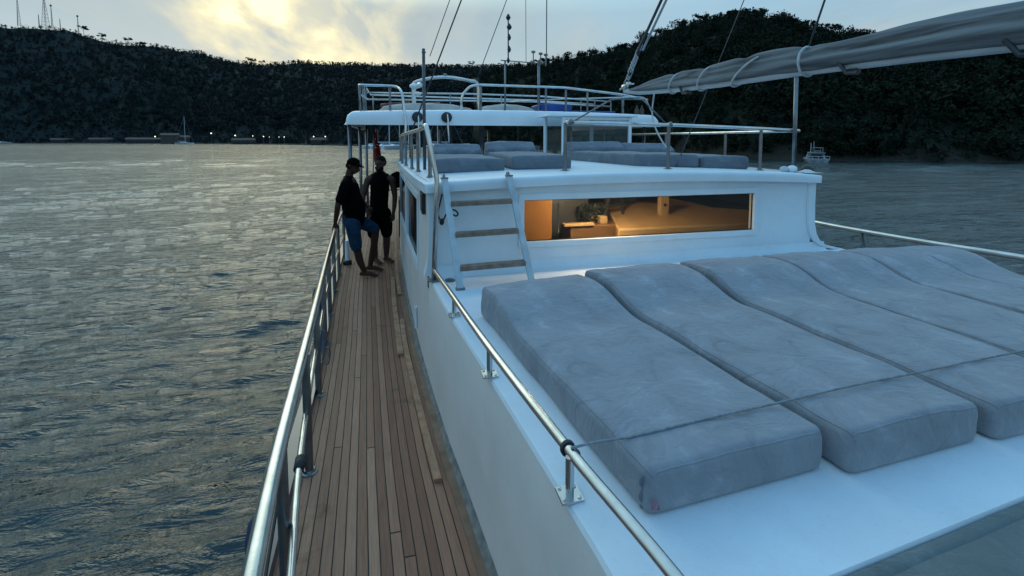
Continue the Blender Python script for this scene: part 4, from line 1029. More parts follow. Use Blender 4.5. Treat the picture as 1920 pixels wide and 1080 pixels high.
def sail_mesh():
    rows = []; ny = 170; na = 40
    for i in range(ny):
        t = i / (ny - 1); y = 4.36 - t * 4.9
        z0 = float(np.interp(-y, [-q_[0] for q_ in bl], [q_[1] for q_ in bl])) + .009
        h = .014 + .050 * min(1, (4.36 - y) / .9) ** .8 + .006 * math.sin(y * 5 + 1) ; w = .03 + .018 * min(1, (4.36 - y) / 1.2)
        for ty in (3.58, 3.17, 2.74, 2.26): 
            h *= 1 - .10 * math.exp(-((y - ty) / .05) ** 2); w *= 1 - .12 * math.exp(-((y - ty) / .05) ** 2)
        row = []
        for j in range(na + 1):
            a = 2 * math.pi * j / na
            f = .98 + .20 * math.sin(3 * a + y * 1.1 + 1.2 * math.sin(y * 1.3)) + .13 * math.sin(7 * a - y * 1.7 + math.sin(y * 4)) + .07 * abs(math.sin(6.5 * a + y * 2.5))
            nz = mnoise.noise(Vector((math.cos(a) * 1.5, y * 2.2, math.sin(a) * 1.5))) * .16 + mnoise.noise(Vector((math.cos(a) * 5, y * 5, math.sin(a) * 5))) * .05
            cx_ = math.cos(a) * w * (f + nz); cz_ = math.sin(a) * h * (f + nz)
            row.append((2.3 + cx_, y, z0 + h * .92 + cz_))
        rows.append(row)
    return rows
MB().grid(sail_mesh()).build('sailcloth', M['sail'], sail, smooth='all')
for y, sl in [(3.58, .05), (3.17, .07), (2.74, .13), (2.26, .0)]:
    z = float(np.interp(-y, [-t[0] for t in bl], [t[1] for t in bl])); h = .012 + .046 * min(1, (4.36 - y) / .9) ** .8; w = .036 + .018 * min(1, (4.36 - y) / 1.2)
    pts = []
    for j in range(25):
        a = 2 * math.pi * j / 24; zz = z + .006 + h * .80 + math.sin(a) * (h * 1.02 + .024)
        pts.append((2.3 + math.cos(a) * w * 1.22, y - sl * math.sin(a), zz))
    MB().tube(pts[:-1], .0068, 8, closed=True).build('sail_tie', M['rope'], sail, smooth='all')
tk = thing('boom_tackle', 'twin lines with rope wound blocks holding up the end of the boom', 'tackle', (2.3, 4.5, 2.6))
d1 = Vector((0, -.42, .385)).normalized()
for dx, dy, r_, m_ in [(-.012, .0, .013, 'wire'), (.012, -.05, .011, 'boom')]:
    P0 = Vector((2.3 + dx, 4.22 + dy, 2.90)); MB().tube([P0, P0 + d1 * 7], r_, 10).build('lift_line', M[m_], tk, smooth='all')
mb = MB()
for s in range(4):
    pts = [Vector((2.3, 4.48, 2.62)).lerp(Vector((2.3, 4.20, 2.94)), t / 16.) + Vector((.022 * math.sin(t * 1.3 + s * 1.57), .022 * math.cos(t * 1.3 + s * 1.57), .012 * math.sin(t * .9 + s))) for t in range(17)]
    mb.tube(pts, .0062, 6)
mb.build('rope_purchase', M['rope'], tk, smooth='all')
for p in [(2.3, 4.24, 2.89), (2.3, 4.40, 2.72), (2.3, 4.47, 2.63)]:
    MB().ball(p, .018, .03, .036, 12, 8).build('block', M['dark'], tk, smooth='all')
o = MB().tube(spline([(2.55, 4.35, 2.50), (2.62, 4.5, 2.35), (2.64, 4.5, 2.22), (2.68, 4.45, 2.08), (2.76, 4.45, 1.97), (2.80, 4.42, 1.93)], 6), .0075, 8).build('rope', M['rope'], None, smooth='all')
setp(o, 'white rope hanging loose from the boom end past the roof rail', 'rope')

# ================================================================== MATTRESSES
def mattress_mesh(FL, FR, HR, HL, z0, hf, seed, r=.030, nv=110, puff=.006):
    FL, FR, HR, HL = [Vector((*p, 0)) for p in (FL, FR, HR, HL)]
    Ls = ((HL - FL).length + (HR - FR).length) / 2; Wd = (FR - FL).length
    nc = 100; g = random.Random(seed); rows = []; ex = 5.
    vs_ = []
    k = 9
    for i in range(k): vs_.append(r / Ls * (1 - math.cos(math.pi / 2 * i / k)))
    body = [r / Ls + (1 - 2 * r / Ls) * i / nv for i in range(nv + 1)]
    vs_ = vs_ + body + [1 - q_ for q_ in vs_[::-1]]
    o1, o2, o3 = g.random() * 50, g.random() * 50, g.random() * 50
    for v in vs_:
        d = min(v, 1 - v) * Ls; ins = r - math.sqrt(max(0, r * r - (r - min(d, r)) ** 2))
        L_ = FL.lerp(HL, v); R_ = FR.lerp(HR, v); c = (L_ + R_) / 2; side = (R_ - L_) / 2; hw = side.length; sd = side.normalized()
        h = hf(v); H = h - ins * 1.0; zb = z0 + ins * .5; hh = (H - ins * .5) / 2; W2 = hw - ins * .8
        row = []
        for j in range(nc):
            # rounded rectangle: soft corners, flat top and straight sides
            rc = min(.030, hh * .7); m6 = 9
            if j < 4: px, pz = W2, (hh - rc) * j / 4
            elif j < 4 + m6: t_ = (j - 4) / m6 * math.pi / 2; px, pz = W2 - rc + rc * math.cos(t_), hh - rc + rc * math.sin(t_)
            elif j < 59: t_ = (j - 13) / 46.; px, pz = (W2 - rc) * (1 - 2 * t_), hh
            elif j < 68: t_ = math.pi / 2 + (j - 59) / m6 * math.pi / 2; px, pz = -(W2 - rc) + rc * math.cos(t_), hh - rc + rc * math.sin(t_)
            elif j < 76: t_ = (j - 68) / 8.; px, pz = -W2, (hh - rc) * (1 - 2 * t_)
            elif j < 80: t_ = math.pi + (j - 76) / 4 * math.pi / 2; px, pz = -(W2 - rc) + rc * math.cos(t_), -(hh - rc) + rc * math.sin(t_)
            elif j < 92: t_ = (j - 80) / 12.; px, pz = -(W2 - rc) * (1 - 2 * t_), -hh
            elif j < 96: t_ = 1.5 * math.pi + (j - 92) / 4 * math.pi / 2; px, pz = (W2 - rc) + rc * math.cos(t_), -(hh - rc) + rc * math.sin(t_)
            else: t_ = (j - 96) / 4.; px, pz = W2, -(hh - rc) * (1 - t_)
            sa = pz / hh
            P = c + sd * px; zz = zb + hh + pz
            nn = mnoise.noise(Vector((P.x * 3.1 + o1, P.y * 3.1, zz * 4 + o2))) * puff * 1.6 + mnoise.noise(Vector((P.x * 9 + o3, P.y * 7, zz * 9))) * puff * .8 + mnoise.noise(Vector((P.x * 22 + o3, P.y * 14 + P.x * 8, zz * 20))) * puff * .38
            up = max(0, sa)
            # soft crown across the width
            zz += (.008 * (1 - (px / max(W2, 1e-4)) ** 2) + nn) * min(1, up * 1.5)
            P = P + sd * (math.copysign(1, px) * nn * (1 - min(1, up * 1.5)))
            zz = max(zz, z0 + .002)
            row.append((P.x, P.y, zz))
        rows.append(row)
    mb = MB(); n = nc; vs = [p for r_ in rows for p in r_]
    fs = [(i * n + j, (i + 1) * n + j, (i + 1) * n + (j + 1) % n, i * n + (j + 1) % n) for i in range(len(rows) - 1) for j in range(n)]
    # end faces: shrinking rings to a centre point
    for base, flip in ((0, 0), ((len(rows) - 1) * n, 1)):
        ringv = [Vector(vs[base + j]) for j in range(n)]; cc = sum(ringv, Vector()) / n; prev = list(range(base, base + n))
        for f_ in (.82, .6, .35):
            st0 = len(vs)
            for j, p in enumerate(ringv):
                q_ = cc + (p - cc) * f_; q_.y += (mnoise.noise(Vector((q_.x * 11, o1, q_.z * 14))) * .010 * (1 - f_) - .006 * (1 - f_)) * (1 if flip == 0 else -1); vs.append(tuple(q_))
            cur = list(range(st0, st0 + n))
            for j in range(n):
                k2 = (j + 1) % n; q_ = (prev[j], prev[k2], cur[k2], cur[j]); fs.append(q_[::-1] if flip else q_)
            prev = cur
        vs.append(tuple(cc)); c_ = len(vs) - 1
        for j in range(n):
            q_ = (prev[j], prev[(j + 1) % n], c_); fs.append(q_[::-1] if flip else q_)
    mb.add(vs, fs); mb.rows = rows; return mb
def hprof(v, body=.142, pil=.255):
    t = lambda a, b_, x: (lambda s: s * s * (3 - 2 * s))(max(0, min(1, (x - a) / (b_ - a))))
    pil -= .022
    return body - .003 * t(.45, .62, v) * (1 - t(.66, .78, v)) + (pil - body) * t(.62, .86, v) - (pil - body) * .25 * t(.90, 1.0, v)
MZ = TZ + .005
mats = [
    ((.695, 1.17), (1.385, 1.215), (1.205, 2.98), (.495, 2.86), 'nearest grey velour sun mattress beside the low trunk rail, rope across its foot', 'velour', .142, .236),
    ((1.43, 1.165), (2.075, 1.20), (1.935, 3.02), (1.235, 2.98), 'grey sun mattress second from the low trunk rail', 'velour', .150, .262),
    ((2.115, 1.18), (2.74, 1.20), (2.70, 3.04), (1.995, 3.02), 'grey sun mattress third from the low trunk rail, in front of the saloon window', 'velour', .146, .268),
    ((2.77, 1.20), (3.42, 1.22), (3.44, 3.05), (2.72, 3.04), 'grey sun mattress fourth from the low trunk rail', 'velour', .142, .262),
    ((3.44, 1.22), (3.96, 1.25), (3.99, 3.05), (3.46, 3.05), 'grey sun mattress fifth from the low trunk rail, before the cabin corner', 'velour', .140, .258),
    ((3.98, 1.25), (4.30, 1.3), (4.46, 3.0), (4.01, 3.05), 'outermost grey sun mattress, next to the far side rail', 'velour', .140, .25)]
for i, (FL, FR_, HR, HL, lb, mt, b0, p0) in enumerate(mats):
    t = thing('sun_mattress', lb, 'mattress', ((FL[0] + HR[0]) / 2, (FL[1] + HR[1]) / 2, MZ), 'sun mattresses laid side by side on the fore trunk')
    mm = mattress_mesh(FL, FR_, HR, HL, MZ, lambda v, b0=b0, p0=p0: hprof(v, b0, p0), 10 + i); mm.build('velour_cover', M[mt], t, smooth='all')
    rs_ = mm.rows[4:-4]; loop = [r_[9] for r_ in rs_] + [rs_[-1][j] for j in range(14, 60, 3)] + [r_[63] for r_ in rs_[::-1]] + [rs_[0][j] for j in range(59, 13, -3)]
    MB().tube(loop, .0030, 6, closed=True).build('piping', M['velour'], t, smooth='all')
    if i == 0:
        mb = MB(); pts = [(FL[0] - .004 + .006 * math.sin(k * 1.7), FL[1] + .028 - .004 * k * .1, MZ + .015 + .013 * k) for k in range(9)]; mb.tube(pts, .006, 6)
        mb.build('cover_seam', M['velour2'], t, smooth='all')
        mb = MB(); mb.add([(FL[0] + .006, FL[1] - .013, MZ + .04), (FL[0] + .030, FL[1] - .018, MZ + .036), (FL[0] + .028, FL[1] - .016, MZ + .058), (FL[0] + .006, FL[1] - .011, MZ + .062)], [(0, 1, 2, 3)]); mb.build('care_label', mat('patterned_label', (.30, .14, .18), .8, var=.7, scale=160), t)
RZ = lambda x: ZR(x) + .002
roofm = [
    ((.36, 4.66), (1.05, 4.60), (1.10, 6.5), (.47, 6.5), 'grey mattress on the cabin roof nearest the boarding ladder, with raised headrest'),
    ((1.13, 4.62), (1.74, 4.52), (1.86, 6.5), (1.17, 6.5), 'grey mattress on the cabin roof second from the ladder, left of the rail post'),
    ((2.60, 4.78), (3.22, 4.50), (3.10, 6.4), (2.40, 6.7), 'grey mattress on the cabin roof turned to show its long side'),
    ((3.25, 4.50), (3.78, 4.40), (3.85, 6.3), (3.13, 6.5), 'outermost grey mattress on the cabin roof, between two rail posts')]
for i, (FL, FR_, HR, HL, lb) in enumerate(roofm):
    zc = min(RZ(FL[0]), RZ(FR_[0])) - .004
    t = thing('roof_mattress', lb, 'mattress', ((FL[0] + HR[0]) / 2, (FL[1] + HR[1]) / 2, zc), 'mattresses on the cabin roof')
    mattress_mesh(FL, FR_, HR, HL, zc, lambda v: .145 + .0 * v, 30 + i, nv=40, r=.055).build('velour_cover', M['velour2'], t, smooth='all')
    # wedge headrest
    a, b_ = Vector(FL).lerp(Vector(HL), .80), Vector(FR_).lerp(Vector(HR), .80)
    mattress_mesh((a.x + .01, a.y), (b_.x - .01, b_.y), (HR[0] - .01, HR[1] - .02), (HL[0] + .01, HL[1] - .02), zc + .13, lambda v: .06 + .085 * min(1, v * 2.2), 50 + i, nv=20, r=.03).build('headrest', M['velour2'], t, smooth='all')

# forward bench cushion in the corner of the frame
mb = MB(); rows = []
prof = [(.900, .60), (.903, .86), (.902, .886), (.893, .901), (.875, .906), (.862, .905), (.856, .899), (.85, .904), (.76, .905), (.66, .903), (.585, .893), (.55, .872), (.525, .83), (.50, .77), (.45, .73), (.35, .70), (.1, .70), (.05, .6)]
for k in range(40):
    x = .80 + 3.0 * k / 39; e = min(k, 39 - k); rd = .035 * max(0, 1 - e / 1.5)
    rows.append([(x, y - .897 + YFR(x) + mnoise.noise(Vector((x * 4, y * 5, 0))) * .003, z + .016 - rd + mnoise.noise(Vector((x * 3, y * 4, 7))) * .008) for y, z in prof])
mb.grid(rows); t = thing('bench_cushion', 'grey green upholstered bench back at the lower right, forward of the white trunk', 'bench cushion', (2.3, .5, .6)); mb.build('upholstery', M['bench'], t, smooth='all')

# rope over the mattresses: three twisted strands
def twisted(path, r, pitch, m, name, label, n=7):
    P = spline(path, 60); mb = MB(); s = 0; D = [0]
    for i in range(1, len(P)): s += (P[i] - P[i - 1]).length; D.append(s)
    steps = int(s / pitch * n); D = np.array(D); co_ = np.array([tuple(p) for p in P])
    for k in range(3):
        pts = []
        for i in range(steps + 1):
            d = s * i / steps; c = Vector([np.interp(d, D, co_[:, q_]) for q_ in range(3)])
            a = 2 * math.pi * d / pitch + k * 2.094
            pts.append(c + Vector((0, math.cos(a) * r * .55, math.sin(a) * r * .55)))
        mb.tube(pts, r * .62, 5)
    o = mb.build(name, M[m], None, smooth='all'); setp(o, label, 'rope')
zt = MZ + .162
twisted([(.512, 1.318, 1.076), (.60, 1.320, 1.080), (.74, 1.325, zt - .010), (1.04, 1.345, zt - .004), (1.35, 1.365, zt - .002), (1.7, 1.388, zt + .003), (2.05, 1.408, zt + .002), (2.45, 1.436, zt), (2.9, 1.46, zt - .002), (3.6, 1.5, zt - .004), (4.2, 1.56, zt - .01), (4.42, 1.58, 1.05), (4.5, 1.6, .94)], .0040, .020, 'rope_grey', 'twisted_rope', 'thin grey twisted rope pulled tight across the sun mattresses from the trunk rail')
mb = MB(); c0 = Vector((.512, 1.345, 1.055))
for k in range(2):
    mb.tube([c0 + Vector((.021 * math.cos(a), .006 * k + .004 * math.sin(a), .021 * math.sin(a))) for a in np.linspace(0, 6.283, 17)[:-1]], .0045, 6, closed=True)
mb.tube(spline([c0 + Vector((.02, 0, 0)), c0 + Vector((.034, -.01, -.012)), c0 + Vector((.03, -.02, -.035))], 4), .004, 6)
o = mb.build('rope_lashing', M['dark'], None, smooth='all'); setp(o, 'dark cord lashing that ties the thin rope to the trunk rail', 'cord')

# ================================================================== LADDER
ld = thing('boarding_ladder', 'white ladder with grey wooden rungs leaning on the cabin front beside the window', 'ladder', (.7, 3.6, TZ))
S = [((.358, 3.735, 1.735), (.437, 3.42, TZ + .006)), ((.885, 3.735, 1.745), (1.005, 3.46, TZ + .006))]
for a, b_ in S:
    a, b_ = Vector(a), Vector(b_); mb = MB(); w, d = .026, .014
    mb.hexa([b_ + Vector(p) for p in ((-w, -d, 0), (w, -d, 0), (w, d, 0), (-w, d, 0))], [a + Vector(p) for p in ((-w, -d, 0), (w, -d, 0), (w, d, 0), (-w, d, 0))])
    st = mb.build('stile', M['alu'], ld, bevel=.003)
    mb = MB(); mb.tube(fillet([a + Vector((-.0, .0, -.02)), a + Vector((0, .01, .03)), a + Vector((0, .07, .025)), a + Vector((0, .10, ZR(.6) - a.z + .012))], .02), .008, 8); mb.box(a.x - .03, a.x + .03, a.y - .018, a.y + .016, a.z - .004, a.z + .008); mb.build('hook', M['steel_dull_shaded'], st, smooth=True)
    mb = MB().box(b_.x - .034, b_.x + .034, b_.y - .02, b_.y + .02, TZ + .0045, TZ + .02); mb.build('foot', M['steel_dull_shaded'], st, bevel=.003)
for z in (1.555, 1.325, 1.085):
    f = (1.738 - z) / (1.738 - TZ); A = Vector(S[0][0]).lerp(Vector(S[0][1]), f); B = Vector(S[1][0]).lerp(Vector(S[1][1]), f)
    mb = MB(); mb.hexa([A + Vector(p) for p in ((.022, -.045, -.034), (.022, -.045, .002), (.022, .03, .002), (.022, .03, -.034))], [B + Vector(p) for p in ((-.022, -.045, -.034), (-.022, -.045, .002), (-.022, .03, .002), (-.022, .03, -.034))])
    mb.build('rung', M['grey_wood'], ld, bevel=.004)
mb = MB(); mb.tube(spline([(.345, 3.80, 1.60), (.325, 3.80, 1.52), (.31, 3.80, 1.44), (.335, 3.76, 1.38), (.35, 3.73, 1.41), (.375, 3.68, 1.47), (.42, 3.67, 1.49), (.455, 3.67, 1.46), (.44, 3.67, 1.44), (.40, 3.67, 1.46)], 5), .0065, 8)
mb.ball((.335, 3.745, 1.385), .020, .02, .028); mb.build('lashing_cord', M['black'], None, smooth='all'); setp(bpy.data.objects['lashing_cord'], 'black cord with clip tied around the left stile of the ladder', 'cord')
mb = MB().lathe((.385, 3.66, TZ + .004), [(.045, 0), (.045, .006), (.03, .014), (.0, .016)], 18); mb.build('deck_fitting', M['steel_dull_shaded'], yacht, smooth=True)

# ================================================================== LOOSE THINGS
def board(pts, w, z, h, label):
    mb = MB(); rows = []
    P = spline(pts, 8)
    for i, p in enumerate(P):
        rows.append([(p[0] - w / 2, p[1], z), (p[0] - w / 2, p[1], z + h), (p[0] + w / 2, p[1], z + h), (p[0] + w / 2, p[1], z)])
    k = len(rows); vs = [q_ for r_ in rows for q_ in r_]; fs = [(i * 4 + j, i * 4 + (j + 1) % 4, (i + 1) * 4 + (j + 1) % 4, (i + 1) * 4 + j) for i in range(k - 1) for j in range(4)] + [(3, 2, 1, 0), (k * 4 - 4, k * 4 - 3, k * 4 - 2, k * 4 - 1)]
    o = mb.add(vs, fs).build('teak_board', M['teak_board'], None); setp(o, label, 'board', 'loose teak boards lying along the coaming')
wb = lambda y, d: (Wf(y) - d, y, 0)
board([wb(2.68, .135), wb(3.2, .13), wb(3.9, .13), wb(4.6, .13), wb(5.3, .125)], .048, .003, .022, 'loose teak board nearest the viewer on the deck by the coaming')
board([wb(4.42, .19), wb(5.2, .185), wb(6.1, .18), wb(7.0, .17)], .055, .003, .024, 'middle loose teak board on the deck, a step back from the nearest one')
board([wb(6.2, .10), wb(7.2, .10), wb(8.6, .09)], .05, .003, .024, 'farthest loose teak board on the deck near the standing men')
# fender and cord loop at the deck rail
t = thing('fender', 'dark navy cloth covered fender hanging outside the deck rail', 'fender', (-.86, 5.3, .1))
mb = MB().lathe((-.86, 5.3, .20), [(.01, -.30), (.04, -.28), (.06, -.2), (.065, -.1), (.065, .1), (.055, .19), (.03, .25), (.01, .27)], 18); mb.build('fender_body', M['navy_cloth'], t, smooth='all')
mb = MB(); mb.tube([(-.86, 5.3, .47), (-.83, 5.3, .66), (-.77, 5.3, .78)], .006, 6); mb.build('lanyard', M['rope'], t, smooth='all')
t = thing('fender', 'small dark fender hanging beside the nearest visible rail post', 'fender', (-.74, 2.6, 0))
mb = MB().lathe((-.79, 2.75, -.32), [(.01, -.30), (.06, -.27), (.08, -.15), (.08, .12), (.06, .22), (.02, .26)], 16); mb.build('fender_body', M['navy_cloth'], t, smooth='all')
MB().tube([(-.79, 2.75, -.07), (-.74, 2.78, .1), (-.60, 2.8, .5), (-.57, 2.8, .74)], .005, 6).build('lanyard', M['black'], t, smooth='all')
o = MB().tube(spline([(-.69, 4.3, .38), (-.64, 4.24, .36), (-.60, 4.2, .22), (-.62, 4.2, .10), (-.68, 4.25, .12)], 6), .006, 6).build('cord_loop', M['wire'], None, smooth='all'); setp(o, 'thin dark cord loop hanging from the middle rail over the teak deck', 'cord')
o = MB().tube(spline([(-.50, 1.1, .30), (-.535, 1.6, .12), (-.60, 2.1, .10), (-.64, 2.6, .20), (-.655, 3.0, .42), (-.64, 3.1, .60)], 6), .008, 6).build('mooring_line', M['black'], None, smooth='all'); setp(o, 'thin black line hanging just outside the nearest rail posts', 'rope')
# bollard
t = thing('bollard', 'short white bollard on a black base behind the man in the cap', 'bollard', (-.83, 8.0, 0))
MB().lathe((-.83, 8.0, 0), [(.07, .003), (.07, .05), (.05, .07)], 16).build('base', M['black'], t, smooth=True)
MB().lathe((-.83, 8.0, .07), [(.035, 0), (.035, .30), (.03, .33)], 16).build('column', M['gloss_white'], t, smooth=True)
# covered grill
t = thing('covered_grill', 'dark covered round grill on the counter behind the bearded man', 'grill', (.0, 9.8, 1.06))
MB().lathe((-.02, 9.75, 1.07), [(.05, 0), (.14, .05), (.18, .14), (.17, .22), (.10, .29), (.02, .33)], 16).build('cover', M['tee'], t, smooth='all')
# flag
t = thing('flag', 'limp red flag with a white emblem hanging on a staff under the awning', 'flag', (-.53, 12, 1.0))
MB().tube([(-.60, 12, .9), (-.555, 12, 2.3)], .012, 8).build('staff', M['steel_dull_shaded'], t, smooth='all')
def flag_pt(u, v):
    x = -.59 + .12 * u * (1 + .35 * v) + .05 * v; z = 2.28 - .86 * v - .10 * u * (1 - v); y = 12 + .045 * math.sin(u * 9 + v * 2) * (.3 + v); return (x + .02 * math.sin(v * 6 + u * 4), y, z)
MB().grid([[flag_pt(u, v) for u in np.linspace(0, 1, 18)] for v in np.linspace(0, 1, 26)]).build('cloth', M['red'], t, smooth='all')
em = MB(); rows = []
for k in range(13):
    a = R(40 + 280 * k / 12); th = .10 * math.sin(math.pi * k / 12) ** .6
    rows.append([(lambda p: (p[0], p[1] - .008, p[2]))(flag_pt(.5 + (.30 - w_) * math.cos(a), .34 + (.16 - w_ * .5) * math.sin(a))) for w_ in (0, th)])
em.grid(rows)
ctr = flag_pt(.78, .36); st_ = []
for k in range(10):
    a = math.pi * k / 5; rr2 = .022 if k % 2 == 0 else .009; st_.append((ctr[0] + rr2 * math.cos(a), ctr[1] - .012, ctr[2] + rr2 * math.sin(a)))
em.add(st_, [tuple(range(10))]); em.build('crescent_and_star', M['gloss_white'], t)
# things on the awning deck
def soft_box(name, x0, x1, y0, y1, z0, z1, m, label, cat, r=.03):
    o = MB().box(x0, x1, y0, y1, z0, z1).build(name, M[m], None, bevel=r); setp(o, label, cat); return o
soft_box('blue_box', 2.92, 3.64, 9.5, 10.2, 2.63, 2.79, 'blue', 'bright blue padded box on the awning deck behind the rail', 'box')
soft_box('blue_mat', 3.66, 4.62, 9.45, 9.95, 2.60, 2.655, 'blue', 'flat blue mat on the awning deck right of the blue box', 'mat', .015)
for i, (x0, x1, y0, z1, lb) in enumerate([(-.35, 1.55, 9.45, 2.79, 'pale folded tarp on the awning deck left of the pipe arch foot'), (1.66, 2.88, 9.5, 2.80, 'pale folded tarp on the awning deck left of the blue box')]):
    mb = MB(); rows = []
    for k in range(20):
        u = k / 19; rows.append([(x0 + (x1 - x0) * u, y0 + .9 * v, 2.60 + (z1 - 2.60) * (max(0, math.sin(math.pi * min(1, max(0, u)))) ** .35) * (math.sin(math.pi * v) ** .4) + mnoise.noise(Vector((u * 6, v * 5, i * 9))) * .02) for v in np.linspace(0, 1, 9)])
    o = mb.grid(rows).build('folded_tarp', M['beige'], None, smooth='all'); setp(o, lb, 'tarp')
for i, (x, y, z, lb) in enumerate([(-.02, 10.5, 2.80, 'dark red lifebuoy lying beside the curved handrail on the awning deck'), (.62, 10.5, 2.80, 'dark red lifebuoy lying under the pipe arch')]):
    o = MB().tube([(x + .28 * math.cos(a), y + .28 * math.sin(a), z + .03 * math.sin(a + 1)) for a in np.linspace(0, 6.283, 29)[:-1]], .038, 10, closed=True).build('lifebuoy', M['orange'], None, smooth='all'); setp(o, lb, 'lifebuoy')
mb = MB().lathe((1.48, 9.9, 2.60), [(.12, 0), (.13, .12), (.10, .2), (.04, .24)], 14); mb.build('black_bucket', M['tee'], None, smooth=True); setp(bpy.data.objects['black_bucket'], 'small dark bucket on the awning deck inside the bent rail end', 'bucket')
for i, x in enumerate((5.02, 5.14)):
    o = MB().lathe((x, 9.25, 2.53), [(.045, 0), (.045, .16), (.02, .2), (.015, .25)], 12).build('bottle', M['facade'], None, smooth=True); setp(o, ['left of two small pale bottles on the far end of the awning deck', 'right of two small pale bottles on the far end of the awning deck'][i], 'bottle', 'bottles on the awning deck')
# small pads rolled at the foot of the corner post
for i, (x, y, rx, m_, lb) in enumerate([(3.96, 4.12, .035, 'boom', 'left small rolled white pad by the corner post on the roof'), (4.04, 4.10, .042, 'gloss_white', 'bright rolled white pad touching the corner post on the roof'), (4.15, 4.02, .05, 'dark', 'dark bundle wrapped round the corner post foot')]):
    o = MB().ball((x, y, ZR(x) + rx * .7), rx * 1.3, rx * 1.2, rx, 14, 9).build('rolled_pad', M[m_], None, smooth='all'); setp(o, lb, 'pad')
mb = MB(); rows = [[(4.03 + .17 * u, 3.86 + .2 * v, ZR(4.1) + .004 + .045 * max(0, math.sin(u * 5 + v)) * math.sin(math.pi * v) * math.sin(math.pi * u) + .004) for u in np.linspace(0, 1, 12)] for v in np.linspace(0, 1, 8)]
o = mb.grid(rows).build('cloth_rag', M['rope'], None, smooth='all'); setp(o, 'crumpled pale rag on the right corner of the cabin roof', 'rag')

# ================================================================== PEOPLE
def solid(name, shapes, m, parent, voxel=.011, smooth=6, fac=.5):
    """fuse tapered limbs and volumes into one continuous skin"""
    mb = MB()
    for sh in shapes:
        if sh[0] == 'l':      # limb: points, radii
            P = spline(sh[1], 5); rs = sh[2]; n = len(P); xs = np.linspace(0, len(rs) - 1, n)
            rad = [float(np.interp(x, range(len(rs)), rs)) for x in xs]
            mb.tube(P, rad, 14, flat=sh[3] if len(sh) > 3 else 1.)
            mb.ball(P[0], rad[0] * .98); mb.ball(P[-1], rad[-1] * .98)
        elif sh[0] == 'b':
            mb.ball(*sh[1:]) if len(sh) < 6 else None
    o = mb.build(name, m, parent)
    r_ = o.modifiers.new('remesh', 'REMESH'); r_.mode = 'VOXEL'; r_.voxel_size = voxel; r_.use_smooth_shade = True
    s_ = o.modifiers.new('smooth', 'SMOOTH'); s_.iterations = smooth; s_.factor = fac
    dg = bpy.context.evaluated_depsgraph_get(); me = bpy.data.meshes.new_from_object(o.evaluated_get(dg), depsgraph=dg)
    o.modifiers.clear(); old = o.data; o.data = me; bpy.data.meshes.remove(old); me.name = name
    me.polygons.foreach_set('use_smooth', [True] * len(me.polygons))
    return o

def ray_frame(fwd):
    f = Vector(fwd).normalized(); r_ = f.cross(Vector((0, 0, 1))).normalized(); u = r_.cross(f).normalized(); return f, r_, u

def head_shapes(c, fwd, s=1.):
    f, r_, u = ray_frame(fwd); c = Vector(c)
    P = lambda a, b_, d: c + f * (a * s) + r_ * (b_ * s) + u * (d * s)
    S = [('b', P(-.012, 0, .03), .083 * s, .083 * s, .098 * s), ('b', P(.022, 0, -.03), .064 * s, .064 * s, .085 * s), ('b', P(.045, 0, -.085), .034 * s, .034 * s, .028 * s),
         ('l', [P(.082, 0, .02), P(.098, 0, -.012), P(.108, 0, -.03)], [.010 * s, .014 * s, .016 * s]),
         ('l', [P(.080, -.030, .036), P(.088, 0, .032), P(.080, .030, .036)], [.012 * s, .012 * s, .012 * s]),
         ('l', [P(.084, -.022, -.064), P(.095, 0, -.062), P(.084, .022, -.064)], [.009 * s, .012 * s, .009 * s])]
    for sg in (-1, 1): S.append(('l', [P(-.012, .082 * sg, .018), P(-.02, .090 * sg, -.004), P(-.008, .082 * sg, -.028)], [.012 * s, .014 * s, .009 * s]))
    return S, P

def hand_shapes(wrist, palm_dir, side_dir, curl, s=1.):
    """palm, four unequal curled fingers and a thumb from the side of the palm"""
    d = Vector(palm_dir).normalized(); sd = Vector(side_dir); sd = (sd - d * sd.dot(d)).normalized(); nrm = d.cross(sd).normalized(); w = Vector(wrist)
    S = [('l', [w, w + d * .045 * s, w + d * .085 * s], [.024 * s, .032 * s, .032 * s], .62)]
    for k, ln in enumerate((.072, .080, .074, .058)):
        b0 = w + d * .085 * s + sd * ((k - 1.5) * -.0195 * s); c1 = curl * .55
        p1 = b0 + (d * math.cos(c1) + nrm * math.sin(c1)) * ln * .5 * s; p2 = p1 + (d * math.cos(c1 * 2.2) + nrm * math.sin(c1 * 2.2)) * ln * .5 * s
        S.append(('l', [b0, p1, p2], [.0095 * s, .009 * s, .0078 * s]))
    t0 = w + d * .03 * s + sd * .028 * s; t1 = t0 + (d * .7 + sd * .6 + nrm * .25).normalized() * .035 * s; t2 = t1 + (d * .9 + sd * .2 + nrm * .5).normalized() * .030 * s
    S.append(('l', [t0, t1, t2], [.013 * s, .011 * s, .009 * s])); return S

def foot_shapes(ankle, toe_dir, s=1.):
    a = Vector(ankle); t = Vector(toe_dir).normalized(); sd = t.cross(Vector((0, 0, 1))); z0 = .006
    g = lambda f, w, h: Vector((a.x, a.y, 0)) + t * f * s + sd * w * s + Vector((0, 0, z0 + h * s))
    S = [('l', [a, g(.0, 0, .06), g(-.045, 0, .032)], [.036 * s, .036 * s, .030 * s]), ('l', [g(-.03, 0, .035), g(.06, 0, .040), g(.125, 0, .028), g(.165, 0, .022)], [.032 * s, .036 * s, .030 * s, .020 * s])]
    for k, ln in enumerate((.055, .05, .045, .04, .033)):
        S.append(('l', [g(.15, (k - 2) * .0165, .017), g(.15 + ln, (k - 2) * .0185, .012)], [.012 * s if k == 0 else .010 * s, .009 * s]))
    return S

